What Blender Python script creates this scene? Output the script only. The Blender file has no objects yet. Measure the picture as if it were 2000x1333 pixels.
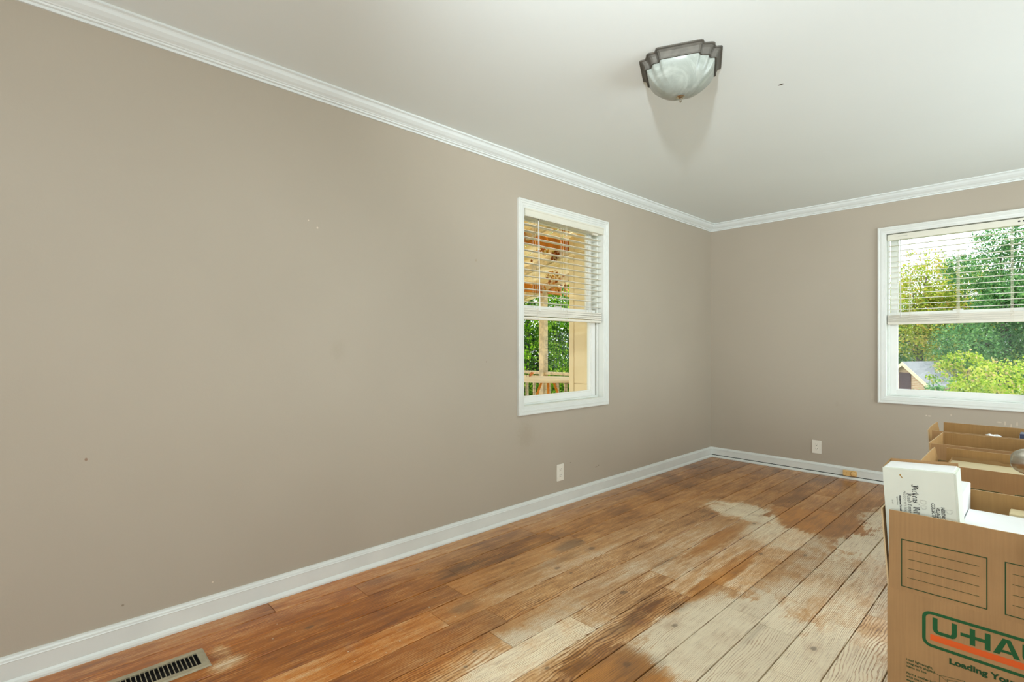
import bpy, bmesh, math, random
import numpy as np
from mathutils import Vector, Matrix, Euler
from mathutils import noise as mnoise

random.seed(7)
rng = np.random.default_rng(7)
S = bpy.context.scene
COL = S.collection

# ------------------------------------------------------------------ camera
H = 1.12                    # eye height
LX = -2.357                 # left wall
BY = 4.99                   # back wall
CZ = 2.333                  # ceiling
RX = 1.62                   # right wall (outside the frame)
FY = -3.0                  # front wall (behind the camera)
cam = bpy.data.cameras.new('camera')
cam_o = bpy.data.objects.new('camera', cam)
COL.objects.link(cam_o)
cam_o.location = (0, 0, H)
cam_o.rotation_euler = (math.radians(90), 0, math.radians(46.65))
cam.sensor_width = 36
cam.lens = 993.0 * 36 / 2000
cam.shift_y = (675.4 - 666.5) / 2000
cam.clip_start = 0.03
cam.clip_end = 500
S.camera = cam_o

# ------------------------------------------------------------------ colour management, sky, lights
S.view_settings.view_transform = 'Standard'
S.view_settings.look = 'None'
S.view_settings.gamma = 1
S.view_settings.use_curve_mapping = False
S.view_settings.exposure = 0.0
S.cycles.use_denoising = True
S.cycles.max_bounces = 9
S.cycles.diffuse_bounces = 6
S.cycles.transparent_max_bounces = 24
S.cycles.sample_clamp_indirect = 6

SKY = 3.2
PORTALS = False
world = bpy.data.worlds.new('sky')
S.world = world
world.use_nodes = True
wn = world.node_tree.nodes
bgn = wn['Background']
bgn.inputs['Color'].default_value = (0.86, 0.93, 1.0, 1)
bgn.inputs['Strength'].default_value = SKY

def light(name, kind, loc, energy, color=(1, 1, 1), rot=(0, 0, 0), size=None, size_y=None, **kw):
    l = bpy.data.lights.new(name, kind)
    l.energy = energy
    l.color = color
    o = bpy.data.objects.new(name, l)
    COL.objects.link(o)
    o.location = loc
    o.rotation_euler = rot
    if kind == 'AREA':
        l.shape = 'RECTANGLE'
        l.size = size
        l.size_y = size_y or size
    for k, v in kw.items():
        setattr(l, k, v)
    return o

# sun from the side of the house, high: lights the trees, stays out of the room
light('sun', 'SUN', (0, 0, 20), 3.2, (1.0, 0.95, 0.84), (math.radians(45), 0, math.radians(68)), angle=0.01)
# the photographer's flash, held above the camera
# its beam is tipped up toward the far ceiling; a weak bare-bulb part spills around
light('flash_head', 'SPOT', (-0.05, -0.03, 1.93), 300, (0.92, 0.985, 1.03), (math.radians(90 + 17), 0, math.radians(22)), shadow_soft_size=0.05, spot_size=math.radians(86), spot_blend=1.0)
light('flash_spill', 'POINT', (-0.05, -0.03, 1.93), 44, (0.92, 0.985, 1.03), shadow_soft_size=0.05)
# added fill panels, out of view: by the windowless right wall and behind the camera
light('right_wall_fill', 'AREA', (RX - 0.12, 3.25, 1.12), 66, (0.86, 0.985, 1.04), (0, math.radians(90), 0), 1.3, 2.4)
light('hall_fill', 'AREA', (-0.9, FY + 0.12, 1.05), 66, (0.88, 0.985, 1.06), (math.radians(112), 0, 0), 2.6, 1.7)

# ------------------------------------------------------------------ helpers
def srgb(r, g, b):
    f = lambda c: (c / 255 / 12.92) if c / 255 <= 0.04045 else ((c / 255 + 0.055) / 1.055) ** 2.4
    return (f(r), f(g), f(b), 1.0)

def link(o, parent=None):
    COL.objects.link(o)
    if parent is not None:
        o.parent = parent
    return o

def tag(o, label=None, cat=None, group=None, kind=None):
    if label: o['label'] = label
    if cat: o['category'] = cat
    if group: o['group'] = group
    if kind: o['kind'] = kind
    return o

def empty(name, loc=(0, 0, 0), rot=(0, 0, 0), parent=None):
    o = bpy.data.objects.new(name, None)
    o.empty_display_size = 0.05
    o.location = loc
    o.rotation_euler = rot
    return link(o, parent)

def mesh_obj(name, bm, mat, parent=None, smooth=False, mats=None):
    me = bpy.data.meshes.new(name)
    bm.normal_update()
    bm.to_mesh(me)
    bm.free()
    for m in (mats or [mat]):
        me.materials.append(m)
    if smooth:
        for p in me.polygons:
            p.use_smooth = True
    return link(bpy.data.objects.new(name, me), parent)

def box(bm, x0, x1, y0, y1, z0, z1, mi=0):
    v = [bm.verts.new(p) for p in ((x0, y0, z0), (x1, y0, z0), (x1, y1, z0), (x0, y1, z0),
                                   (x0, y0, z1), (x1, y0, z1), (x1, y1, z1), (x0, y1, z1))]
    fs = []
    for f in ((3, 2, 1, 0), (4, 5, 6, 7), (0, 1, 5, 4), (1, 2, 6, 5), (2, 3, 7, 6), (3, 0, 4, 7)):
        fs.append(bm.faces.new([v[i] for i in f]))
        fs[-1].material_index = mi
    return v

def bx(name, x0, x1, y0, y1, z0, z1, mat, parent=None, bevel=0):
    bm = bmesh.new()
    box(bm, x0, x1, y0, y1, z0, z1)
    if bevel:
        bmesh.ops.bevel(bm, geom=bm.edges[:], offset=bevel, segments=1, affect='EDGES')
    return mesh_obj(name, bm, mat, parent)

def prism(bm, pts, z0, z1, M=None, mi=0):
    """extrude a 2D polygon (x,y) between z0 and z1, through matrix M"""
    M = M or Matrix()
    a = [bm.verts.new(M @ Vector((p[0], p[1], z0))) for p in pts]
    b = [bm.verts.new(M @ Vector((p[0], p[1], z1))) for p in pts]
    n = len(pts)
    fs = [bm.faces.new(a[::-1]), bm.faces.new(b)]
    for i in range(n):
        fs.append(bm.faces.new((a[i], a[(i + 1) % n], b[(i + 1) % n], b[i])))
    for f in fs: f.material_index = mi

def sweep2(bm, prof, ends):
    """prof: list of (a,b); ends: two functions (a,b)->3D point; makes a mitred bar with capped ends"""
    A = [bm.verts.new(ends[0](*p)) for p in prof]
    B = [bm.verts.new(ends[1](*p)) for p in prof]
    n = len(prof)
    for i in range(n):
        bm.faces.new((A[i], A[(i + 1) % n], B[(i + 1) % n], B[i]))
    bm.faces.new(A[::-1])
    bm.faces.new(B)
    bmesh.ops.recalc_face_normals(bm, faces=bm.faces[:])

def tube(bm, pts, r, n=8, cap=True):
    rings = []
    pts = [Vector(p) for p in pts]
    for i, p in enumerate(pts):
        d = (pts[min(i + 1, len(pts) - 1)] - pts[max(i - 1, 0)]).normalized()
        a = Vector((0, 0, 1)) if abs(d.z) < 0.9 else Vector((1, 0, 0))
        u = d.cross(a).normalized()
        w = d.cross(u)
        rr = r[i] if isinstance(r, (list, tuple)) else r
        rings.append([bm.verts.new(p + (u * math.cos(t) + w * math.sin(t)) * rr) for t in [2 * math.pi * k / n for k in range(n)]])
    for a, b in zip(rings, rings[1:]):
        for k in range(n):
            bm.faces.new((a[k], a[(k + 1) % n], b[(k + 1) % n], b[k]))
    if cap:
        bm.faces.new(rings[0][::-1])
        bm.faces.new(rings[-1])
    bmesh.ops.recalc_face_normals(bm, faces=bm.faces[:])

def lathe(bm, prof, n=24, M=None):
    """prof: list of (r,z)"""
    M = M or Matrix()
    rings = []
    for r, z in prof:
        if r < 1e-6:
            rings.append([bm.verts.new(M @ Vector((0, 0, z)))])
        else:
            rings.append([bm.verts.new(M @ Vector((r * math.cos(2 * math.pi * k / n), r * math.sin(2 * math.pi * k / n), z))) for k in range(n)])
    for a, b in zip(rings, rings[1:]):
        if len(a) == 1 and len(b) == 1: continue
        for k in range(n):
            if len(a) == 1: bm.faces.new((a[0], b[(k + 1) % n], b[k]))
            elif len(b) == 1: bm.faces.new((a[k], a[(k + 1) % n], b[0]))
            else: bm.faces.new((a[k], a[(k + 1) % n], b[(k + 1) % n], b[k]))
    bmesh.ops.recalc_face_normals(bm, faces=bm.faces[:])

# ------------------------------------------------------------------ materials
def new_mat(name):
    m = bpy.data.materials.new(name)
    m.use_nodes = True
    nt = m.node_tree
    return m, nt, nt.nodes, nt.links, nt.nodes['Principled BSDF']

class G:
    """tiny node-graph builder"""
    def __init__(s, nt): s.nt = nt; s.N = nt.nodes; s.L = nt.links
    def _in(s, sock, v):
        if isinstance(v, bpy.types.NodeSocket): s.L.new(v, sock)
        elif v is not None: sock.default_value = v
    def math(s, op, a, b=None, c=None, clamp=False):
        n = s.N.new('ShaderNodeMath'); n.operation = op; n.use_clamp = clamp
        s._in(n.inputs[0], a); s._in(n.inputs[1], b)
        if c is not None: s._in(n.inputs[2], c)
        return n.outputs[0]
    def vmath(s, op, a, b=None):
        n = s.N.new('ShaderNodeVectorMath'); n.operation = op
        s._in(n.inputs[0], a); s._in(n.inputs[1], b)
        return n.outputs['Value'] if op in ('LENGTH', 'DISTANCE', 'DOT_PRODUCT') else n.outputs[0]
    def pos(s): return s.N.new('ShaderNodeNewGeometry').outputs['Position']
    def objco(s): return s.N.new('ShaderNodeTexCoord').outputs['Object']
    def sep(s, v):
        n = s.N.new('ShaderNodeSeparateXYZ'); s.L.new(v, n.inputs[0]); return n.outputs
    def comb(s, x, y, z):
        n = s.N.new('ShaderNodeCombineXYZ')
        for i, v in enumerate((x, y, z)): s._in(n.inputs[i], v)
        return n.outputs[0]
    def noise(s, vec, scale, detail=2, rough=0.5, dist=0.0, out='Fac'):
        n = s.N.new('ShaderNodeTexNoise')
        s._in(n.inputs['Vector'], vec)
        n.inputs['Scale'].default_value = scale; n.inputs['Detail'].default_value = detail
        n.inputs['Roughness'].default_value = rough; n.inputs['Distortion'].default_value = dist
        return n.outputs[out]
    def smooth(s, v, a, b, lo=0.0, hi=1.0):
        n = s.N.new('ShaderNodeMapRange'); n.interpolation_type = 'SMOOTHSTEP'
        s._in(n.inputs['Value'], v)
        n.inputs['From Min'].default_value = a; n.inputs['From Max'].default_value = b
        n.inputs['To Min'].default_value = lo; n.inputs['To Max'].default_value = hi
        return n.outputs[0]
    def mix(s, f, a, b, mode='MIX'):
        n = s.N.new('ShaderNodeMix'); n.data_type = 'RGBA'; n.blend_type = mode
        s._in(n.inputs['Factor'], f)
        s._in(n.inputs[6], a); s._in(n.inputs[7], b)
        return n.outputs[2]
    def bump(s, h, strength, dist=0.01):
        n = s.N.new('ShaderNodeBump'); n.inputs['Strength'].default_value = strength
        n.inputs['Distance'].default_value = dist; s._in(n.inputs['Height'], h)
        return n.outputs[0]
    def blob(s, P, cx, cy, rx, ry, cz=None, rz=None, soft=1.0, dist=None):
        """1 inside an ellipse around a world point, 0 outside"""
        v = s.vmath('SUBTRACT', P, (cx, cy, cz or 0.0))
        v = s.vmath('MULTIPLY', v, (1 / rx if rx else 0, 1 / ry if ry else 0, 1 / rz if rz else 0))
        l = s.vmath('LENGTH', v)
        if dist is not None: l = s.math('ADD', l, dist)
        return s.smooth(l, 1 - 0.5 * soft, 1 + 0.5 * soft, 1, 0)

def simple(name, rgb, rough=0.5, metal=0.0, var=0.03, scale=6, bump=0.0, bscale=80, spec=None):
    m, nt, N, Lk, P = new_mat(name)
    g = G(nt)
    c = srgb(*rgb)
    n = g.noise(g.objco(), scale, 3)
    f = g.smooth(n, 0.3, 0.7)
    d = tuple(max(0, x * (1 - 2 * var)) for x in c[:3]) + (1,)
    e = tuple(min(1, x * (1 + 2 * var)) for x in c[:3]) + (1,)
    g._in(P.inputs['Base Color'], g.mix(f, d, e))
    P.inputs['Roughness'].default_value = rough
    P.inputs['Metallic'].default_value = metal
    if spec is not None: P.inputs['Specular IOR Level'].default_value = spec
    if bump: g._in(P.inputs['Normal'], g.bump(g.noise(g.objco(), bscale, 2), bump))
    return m

M_trim = simple('white_trim_paint', (222, 225, 218), 0.38, var=0.012, bump=0.04, bscale=30)
M_crown = simple('white_crown_paint', (222, 228, 224), 0.45, var=0.01)
M_base = simple('white_baseboard_paint', (220, 224, 218), 0.35, var=0.015, bump=0.05, bscale=20)
M_vinyl = simple('white_vinyl', (233, 234, 228), 0.4, var=0.01)
M_plate = simple('white_outlet_plastic', (232, 228, 214), 0.35, var=0.01)
M_dark = simple('dark_recess', (18, 15, 12), 0.9)
M_slatw = simple('blind_slat_white', (229, 225, 210), 0.45, var=0.01)
M_valance = simple('blind_valance_white', (222, 220, 203), 0.4, var=0.01)
M_cord = simple('blind_cord_white', (222, 216, 198), 0.8)
M_nickel = simple('brushed_nickel', (186, 180, 166), 0.24, 1.0, var=0.03)
M_pewter = simple('satin_nickel_fixture', (98, 95, 87), 0.7, 0.6, var=0.06, scale=25)
M_green = simple('green_print', (10, 84, 38), 0.7, var=0.04)
M_dgreen = simple('dark_green_print', (14, 66, 26), 0.7, var=0.04)
M_orange = simple('orange_print', (222, 92, 22), 0.7, var=0.03)
M_ink = simple('black_ink', (34, 34, 32), 0.6)
M_greyink = simple('grey_ink', (150, 152, 142), 0.6)
M_reg = simple('register_taupe_metal', (158, 148, 122), 0.45, 0.0, var=0.06, scale=30)
M_jack = simple('tan_plastic', (225, 186, 120), 0.45, var=0.03)
M_carton = simple('white_carton_card', (222, 226, 212), 0.55, var=0.015, bump=0.03, bscale=12)
M_carton2 = simple('bright_white_carton_card', (243, 245, 244), 0.45, var=0.01)  # whiter card; also stands in for window light on the lettered carton's top
M_cream = simple('cream_chipboard', (206, 190, 150), 0.8, var=0.03)

def kraft(name, rgb, flute_axis=None):
    m, nt, N, Lk, P = new_mat(name)
    g = G(nt)
    co = g.objco()
    n1 = g.noise(co, 9, 3)
    n2 = g.noise(g.vmath('MULTIPLY', co, (180, 180, 6)), 1, 2)
    f = g.math('ADD', g.math('MULTIPLY', n1, 0.6), g.math('MULTIPLY', n2, 0.4))
    a = srgb(*rgb)
    c = g.mix(g.smooth(f, 0.3, 0.7), tuple(x * 0.9 for x in a[:3]) + (1,), tuple(x * 1.08 for x in a[:3]) + (1,))
    g._in(P.inputs['Base Color'], c)
    P.inputs['Roughness'].default_value = 0.72
    P.inputs['Specular IOR Level'].default_value = 0.3
    g._in(P.inputs['Normal'], g.bump(n2, 0.12, 0.002))
    return m
M_kraft = kraft('kraft_cardboard', (168, 131, 88))
M_kraft_in = kraft('kraft_cardboard_inside', (166, 128, 78))
M_kraft_edge = simple('cardboard_cut_edge', (205, 180, 140), 0.9)

# wall paint: greige, with the wall's own marks
def wall_mat(name, base, marks):
    m, nt, N, Lk, P = new_mat(name)
    g = G(nt)
    p = g.pos()
    n = g.noise(p, 1.1, 3)
    c = g.mix(g.smooth(n, 0.3, 0.7), srgb(*[x - 2 for x in base]), srgb(*[x + 2 for x in base]))
    d = g.math('MULTIPLY', g.math('SUBTRACT', g.noise(p, 60, 3), 0.5), 1.4)
    for (cx, cy, cz, r, rz, col, soft) in marks:
        b = g.blob(p, cx, cy, r * (.6 if soft < 1.2 else 1), r * (.6 if soft < 1.2 else 1), cz, rz * (.6 if soft < 1.2 else 1), soft, d)
        c = g.mix(g.math('MULTIPLY', b, 0.6 if soft < 1.2 else 0.16), c, srgb(*col))
    g._in(P.inputs['Base Color'], c)
    P.inputs['Roughness'].default_value = 0.55
    P.inputs['Specular IOR Level'].default_value = 0.35
    g._in(P.inputs['Normal'], g.bump(g.noise(p, 130, 3, 0.6), 0.08, 0.003))
    return m
WALL = (177, 167, 150)
dk, wt, tn = (70, 55, 35), (235, 225, 205), (128, 108, 70)
M_wall_l = wall_mat('greige_wall_paint_left', WALL, [
    (LX, .14, .714, .006, .009, (120, 70, 30), .8), (LX, 2.349, .535, .06, .075, tn, 1.6),
    (LX, .972, 1.672, .006, .006, wt, .8), (LX, .93, 1.70, .005, .005, wt, .8),
    (LX, .244, .158, .006, .006, (110, 95, 70), .8), (LX, .538, .15, .005, .005, wt, .8),
    (LX, 1.072, 1.096, .03, .04, (150, 135, 110), 1.8), (LX, 2.80, .282, .006, .006, dk, .8),
    (LX, 3.13, .21, .012, .007, dk, .8), (LX, 3.10, .203, .02, .006, (120, 105, 80), .8),
    (LX, 2.01, 1.02, .006, .006, (110, 95, 70), .8), (LX, 1.93, 1.63, .004, .012, (150, 130, 95), .8)])
M_wall_b = wall_mat('greige_wall_paint_back', WALL, [
    (-.637, BY, .581, .016, .007, wt, .8), (-.655, BY, .583, .008, .007, wt, .8),
    (-.51, BY, .60, .006, .012, (215, 203, 180), .8), (-.22, BY, .57, .007, .02, (215, 203, 180), .8),
    (-.19, BY, .55, .005, .035, (215, 203, 180), .8), (-.25, BY, .575, .02, .008, (215, 203, 180), .8),
    (-.16, BY, .57, .006, .03, (215, 203, 180), .8), (-1.25, BY, .62, .012, .02, (160, 142, 118), 1.4),
    (-1.0, BY, .71, .01, .03, (205, 195, 170), 1.3)])
M_wall_plain = wall_mat('greige_wall_paint', WALL, [])

def ceil_mat():
    m, nt, N, Lk, P = new_mat('white_ceiling_paint')
    g = G(nt)
    p = g.pos()
    n = g.noise(p, .8, 3)
    c = g.mix(g.smooth(n, 0.3, 0.7), srgb(229, 236, 233), srgb(232, 239, 236))
    c = g.mix(g.blob(p, -.86, 2.53, .012, .006, CZ, .05, .6), c, srgb(90, 80, 60))
    g._in(P.inputs['Base Color'], c)
    P.inputs['Roughness'].default_value = 0.8
    P.inputs['Specular IOR Level'].default_value = 0.2
    g._in(P.inputs['Normal'], g.bump(g.noise(p, 90, 3, 0.6), 0.05, 0.003))
    return m
M_ceil = ceil_mat()

# old pine boards: orange varnish where it survives, bare pale wood where it is walked off
def floor_mat():
    m, nt, N, Lk, P = new_mat('worn_pine_floor')
    g = G(nt)
    p = g.pos()
    oi = N.new('ShaderNodeObjectInfo')
    rnd = oi.outputs['Random']
    off = g.math('MULTIPLY', rnd, 97.0)
    pl = g.vmath('ADD', p, g.comb(off, g.math('MULTIPLY', rnd, 31.0), 0.0))
    x, y, z = g.sep(pl)
    # figure of the grain: rings of a log cut lengthwise
    warp = g.noise(g.comb(g.math('MULTIPLY', x, 5.0), g.math('MULTIPLY', y, 1.5), 0), 1.0, 2, .5)
    warp2 = g.noise(g.comb(g.math('MULTIPLY', x, 20.0), g.math('MULTIPLY', y, 5.0), 0), 1.0, 2, .5)
    phase = g.math('ADD', g.math('MULTIPLY', x, g.math('MULTIPLY_ADD', rnd, 650.0, 520.0)), g.math('ADD', g.math('MULTIPLY', warp, 62.0), g.math('MULTIPLY', warp2, 15.0)))
    fine0 = g.noise(g.comb(g.math('MULTIPLY', x, 70.0), g.math('MULTIPLY', y, 16.0), 9.0), 1.0, 2, .6)
    phase = g.math('ADD', phase, g.math('MULTIPLY', fine0, 5.0))
    ring = g.math('SUBTRACT', 1.0, g.math('POWER', g.math('MULTIPLY_ADD', g.math('SINE', phase), 0.5, 0.5), 2.6))
    fine = g.noise(g.comb(g.math('MULTIPLY', x, 420.0), g.math('MULTIPLY', y, 9.0), 0), 1.0, 3, .65)
    fine2 = g.noise(g.comb(g.math('MULTIPLY', x, 110.0), g.math('MULTIPLY', y, 5.0), 3.0), 1.0, 3, .6)
    rmask = g.smooth(g.noise(g.comb(g.math('MULTIPLY', x, 14.0), g.math('MULTIPLY', y, 2.2), 5.0), 1.0, 2), .35, .65, .06, .40)
    grain = g.math('ADD', g.math('MULTIPLY_ADD', ring, rmask, g.math('MULTIPLY_ADD', rmask, -.5, .25)), g.math('ADD', g.math('MULTIPLY', fine, .55), g.math('MULTIPLY', fine2, .35)))   # ~0.2..1.2
    big = g.noise(p, 3.0, 4, .55)
    mid = g.noise(p, 11.0, 4, .6)
    # wear map, in the room's own coordinates
    lng = g.noise(g.comb(g.math('MULTIPLY', x, 34.0), g.math('MULTIPLY', y, 4.0), 1.0), 1.0, 5, .68)
    wob = g.math('ADD', g.math('MULTIPLY', g.math('SUBTRACT', mid, .5), 1.0), g.math('MULTIPLY', g.math('SUBTRACT', lng, .5), 1.5))
    wear = None
    for cx, cy, rx, ry, w, so in ((-1.14, 1.28, .30, .55, .34, 1.1), (-.84, 1.92, .23, .38, .85, .7), (-.60, 2.5, .30, 1.0, .42, .8), (-1.32, 1.22, .12, .35, .15, .8),
                              (-1.42, 3.50, .25, .17, .66, .7), (-1.07, 3.22, .25, .22, .34, .8), (-.72, 3.75, .15, .60, .70, .35), (-1.30, 2.45, .50, 1.1, .30, 1.2),
                              (-.98, 1.42, .17, .19, -.8, .9), (-1.02, 3.66, .26, .25, -1.2, .5), (-1.66, 1.75, .14, .45, .12, 1.0),
                              (-1.10, 2.45, .04, .45, -.45, .9), (-1.32, 2.9, .05, .35, -.4, .9), (-.70, 2.22, .09, .15, -.25, .8),
                              (-1.16, 1.75, .05, .3, -.3, 1.), (-.45, 1.7, .25, .6, .5, .8), (-2.19, .1, .02, .05, .3, 1.), (-1.99, .50, .035, .06, .5, 1.), (-2.08, .50, .05, .03, .35, 1.)):
        b = g.math('MULTIPLY', g.blob(p, cx, cy, rx, ry, 0, None, so, wob), w)
        wear = b if wear is None else g.math('ADD', wear, b)
    wear = g.math('ADD', wear, g.math('MULTIPLY', g.math('SUBTRACT', rnd, .5), .26))
    wear = g.math('ADD', wear, g.math('MULTIPLY', g.math('SUBTRACT', big, .5), .55))
    wear = g.math('ADD', wear, g.math('MULTIPLY', g.math('SUBTRACT', grain, .70), .80))
    speck = g.noise(g.comb(g.math('MULTIPLY', x, 160.0), g.math('MULTIPLY', y, 55.0), 7.0), 1.0, 3, .7)
    wear = g.math('ADD', wear, g.math('MULTIPLY', g.math('SUBTRACT', speck, .5), .55))
    wear = g.math('ADD', wear, g.math('MULTIPLY', g.math('SUBTRACT', lng, .5), 1.25))
    worn = g.smooth(wear, .28, .85)
    semi = g.smooth(wear, -.05, .50)
    # colours
    yx = g.sep(p)
    near = g.math('MULTIPLY', g.smooth(yx[1], 1.0, 1.75, 1, 0), g.smooth(yx[0], -1.62, -1.25, 1, 0))
    tone = g.math('ADD', g.math('MULTIPLY', grain, .75), g.math('MULTIPLY', g.math('SUBTRACT', big, .5), .7))
    tone = g.math('ADD', tone, g.math('MULTIPLY', g.math('SUBTRACT', lng, .5), .8))
    tone = g.math('ADD', tone, g.math('MULTIPLY', g.math('SUBTRACT', rnd, .5), .25))
    t = g.smooth(tone, .15, .85)
    fin_far = g.mix(t, srgb(108, 64, 26), srgb(204, 136, 58))
    fin_near = g.mix(t, srgb(120, 60, 14), srgb(208, 120, 16))
    fin = g.mix(near, fin_far, fin_near)
    fin = g.mix(g.math('MULTIPLY', g.smooth(mid, .55, .75), .35), fin, srgb(150, 106, 84))
    tw = g.smooth(g.math('ADD', g.math('MULTIPLY', grain, .9), g.math('MULTIPLY', g.math('SUBTRACT', mid, .5), .5)), .25, .75)
    bare = g.mix(tw, srgb(186, 146, 106), srgb(255, 242, 212))
    half = g.mix(tw, srgb(132, 84, 44), srgb(216, 168, 112))
    c = g.mix(worn, g.mix(semi, fin, half), bare)
    # dark stains at board ends, and knots
    for cx, cy, rx, ry, k in ((-2.03, 1.56, .05, .13, .75), (-1.85, 2.20, .045, .12, .85), (-1.72, 1.35, .03, .07, .6),
                              (-1.17, 1.72, .025, .13, .6), (-1.10, 2.02, .03, .06, .5), (-1.76, 1.98, .03, .2, .45), (-1.98, 2.0, .025, .3, .35),
                              (-.79, 2.03, .015, .14, .35), (-1.00, 1.55, .10, .08, .45), (-2.2, 1.2, .03, .1, .4), (-1.37, 2.38, .012, .1, .5)):
        b = g.blob(p, cx, cy, rx, ry, 0, None, 1.1, wob)
        c = g.mix(g.math('MULTIPLY', b, k * .62), c, srgb(66, 56, 44))
    for cx, cy, r in ((-1.703, 1.92, .016), (-1.33, 1.95, .017), (-1.03, 1.87, .013), (-1.02, 1.52, .015), (-.60, 2.1, .013),
                      (-2.02, .80, .017), (-1.74, 2.25, .018), (-1.88, 1.3, .010), (-1.45, 1.18, .010), (-1.40, 1.10, .008), 
                      (-1.20, 1.30, .009), (-1.62, 1.93, .009), (-1.28, 3.3, .014), (-1.55, 3.3, .016), (-.9, 3.0, .012), (-2.17, 1.4, .010), (-1.9, 1.8, .01), (-1.07, 2.85, .013)):
        b = g.blob(p, cx, cy, r * .72, r * 1.1, 0, None, .9, wob)
        rg = g.blob(p, cx, cy, r * 2.1, r * 3.6, 0, None, .9, wob)
        c = g.mix(g.math('MULTIPLY', rg, .22), c, srgb(166, 112, 62))
        c = g.mix(g.math('MULTIPLY', b, .6), c, srgb(74, 58, 42))
    # paint specks
    vor = N.new('ShaderNodeTexVoronoi'); vor.inputs['Scale'].default_value = 26
    g._in(vor.inputs['Vector'], p)
    sp = g.math('MULTIPLY', g.smooth(vor.outputs['Distance'], .05, .11, 1, 0), g.smooth(g.noise(p, 5, 2), .56, .62))
    c = g.mix(g.math('MULTIPLY', sp, .8), c, srgb(226, 216, 196))
    r2 = g.math('FRACT', g.math('MULTIPLY', rnd, 7.31))
    c = g.mix(g.math('MULTIPLY', r2, .30), c, srgb(104, 74, 50))
    c = g.mix(g.math('MULTIPLY', g.smooth(fine, .30, .46, 1, 0), .35), c, srgb(84, 56, 34))
    g._in(P.inputs['Base Color'], c)
    r = g.math('ADD', g.math('MULTIPLY', worn, .10), g.math('ADD', .24, g.math('MULTIPLY', fine, .18)))
    g._in(P.inputs['Roughness'], r)
    P.inputs['Specular IOR Level'].default_value = 0.5
    P.inputs['Coat Weight'].default_value = 0.2
    P.inputs['Coat Roughness'].default_value = 0.16
    hgt = g.math('ADD', g.math('MULTIPLY', grain, .5), g.math('MULTIPLY', mid, .5))
    g._in(P.inputs['Normal'], g.bump(hgt, 0.32, 0.0025))
    return m
M_floor = floor_mat()

# ------------------------------------------------------------------ room shell
T = 0.14                      # wall thickness
W1 = (2.272, 3.235, .667, 2.073)   # left window casing, outer (y0,y1,z0,z1)
W2 = (-.960, .003, .660, 2.068)    # back window casing, outer (x0,x1,z0,z1)
CW = 0.055                     # casing width

def wall_with_hole(name, axis, plane, out, a0, a1, z0, z1, hole, mat):
    """wall slab; axis 'x' (plane x=const) or 'y'; out=+1/-1 outward; hole=(h0,h1,hz0,hz1)"""
    bm = bmesh.new()
    def add(s0, s1, q0, q1):
        lo, hi = sorted((plane, plane + out * T))
        if axis == 'x': box(bm, lo, hi, s0, s1, q0, q1)
        else: box(bm, s0, s1, lo, hi, q0, q1)
    if hole:
        h0, h1, v0, v1 = hole
        add(a0, h0, z0, z1); add(h1, a1, z0, z1); add(h0, h1, z0, v0); add(h0, h1, v1, z1)
    else:
        add(a0, a1, z0, z1)
    o = mesh_obj(name, bm, mat)
    return tag(o, kind='structure')

hole1 = (W1[0] + CW - .012, W1[1] - CW + .012, W1[2] + CW - .012, W1[3] - CW + .012)
hole2 = (W2[0] + CW - .012, W2[1] - CW + .012, W2[2] + CW - .012, W2[3] - CW + .012)
wall_with_hole('wall_left', 'x', LX, -1, FY, BY, 0, CZ, hole1, M_wall_l)
wall_with_hole('wall_back', 'y', BY, 1, LX - T, RX + T, 0, CZ, hole2, M_wall_b)
wall_with_hole('wall_right', 'x', RX, 1, FY, BY, 0, CZ, None, M_wall_plain)
wall_with_hole('wall_front', 'y', FY, -1, LX - T, RX + T, 0, CZ, None, M_wall_plain)
tag(bx('ceiling', LX - T, RX + T, FY - T, BY + T, CZ, CZ + .12, M_ceil), kind='structure')
# partition of the doorway beside the camera (its open door carries the knob in view)
bm = bmesh.new()
box(bm, .93, RX, .53, .63, 0, CZ); box(bm, .085, .93, .53, .63, 2.07, CZ)
tag(mesh_obj('wall_partition', bm, M_wall_plain), kind='structure')
bm = bmesh.new()
box(bm, .885, .93, .52, .64, 0, 2.07); box(bm, .065, .085, .52, .64, 0, 2.09); box(bm, .085, .885, .52, .64, 2.03, 2.07)
tag(mesh_obj('trim_3', bm, M_trim), kind='structure')

# floor: dark subfloor with every board on it
fl = bx('floor', LX - T, RX + T, FY - T, BY + T, -.06, -.0215, M_dark)
tag(fl, kind='structure')
seams = [LX, -2.235, -2.095, -1.955, -1.803, -1.651, -1.512, -1.371, -1.232, -1.096, -.953, -.811, -.670, -.527]
while seams[-1] < RX: seams.append(min(RX, seams[-1] + .142))
joints = {0: [-.9, .745, 2.183, 3.9], 1: [-.4, 1.093, 2.183, 3.4], 2: [.1, 1.51, 2.24, 4.1], 3: [-.7, 1.41, 2.305, 3.7], 4: [-.2, 1.215, 2.95, 4.4],
          5: [.3, 1.404, 2.24, 3.55], 6: [-.5, 1.30, 2.60, 4.2], 7: [0., 1.618, 2.24, 3.8], 8: [-.3, .9, 2.13, 4.3], 9: [.2, 2.34, 3.9],
          10: [-.6, .95, 2.17, 4.1], 11: [.0, 2.13, 4.5], 12: [-.3, 1.86, 3.9]}
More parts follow.
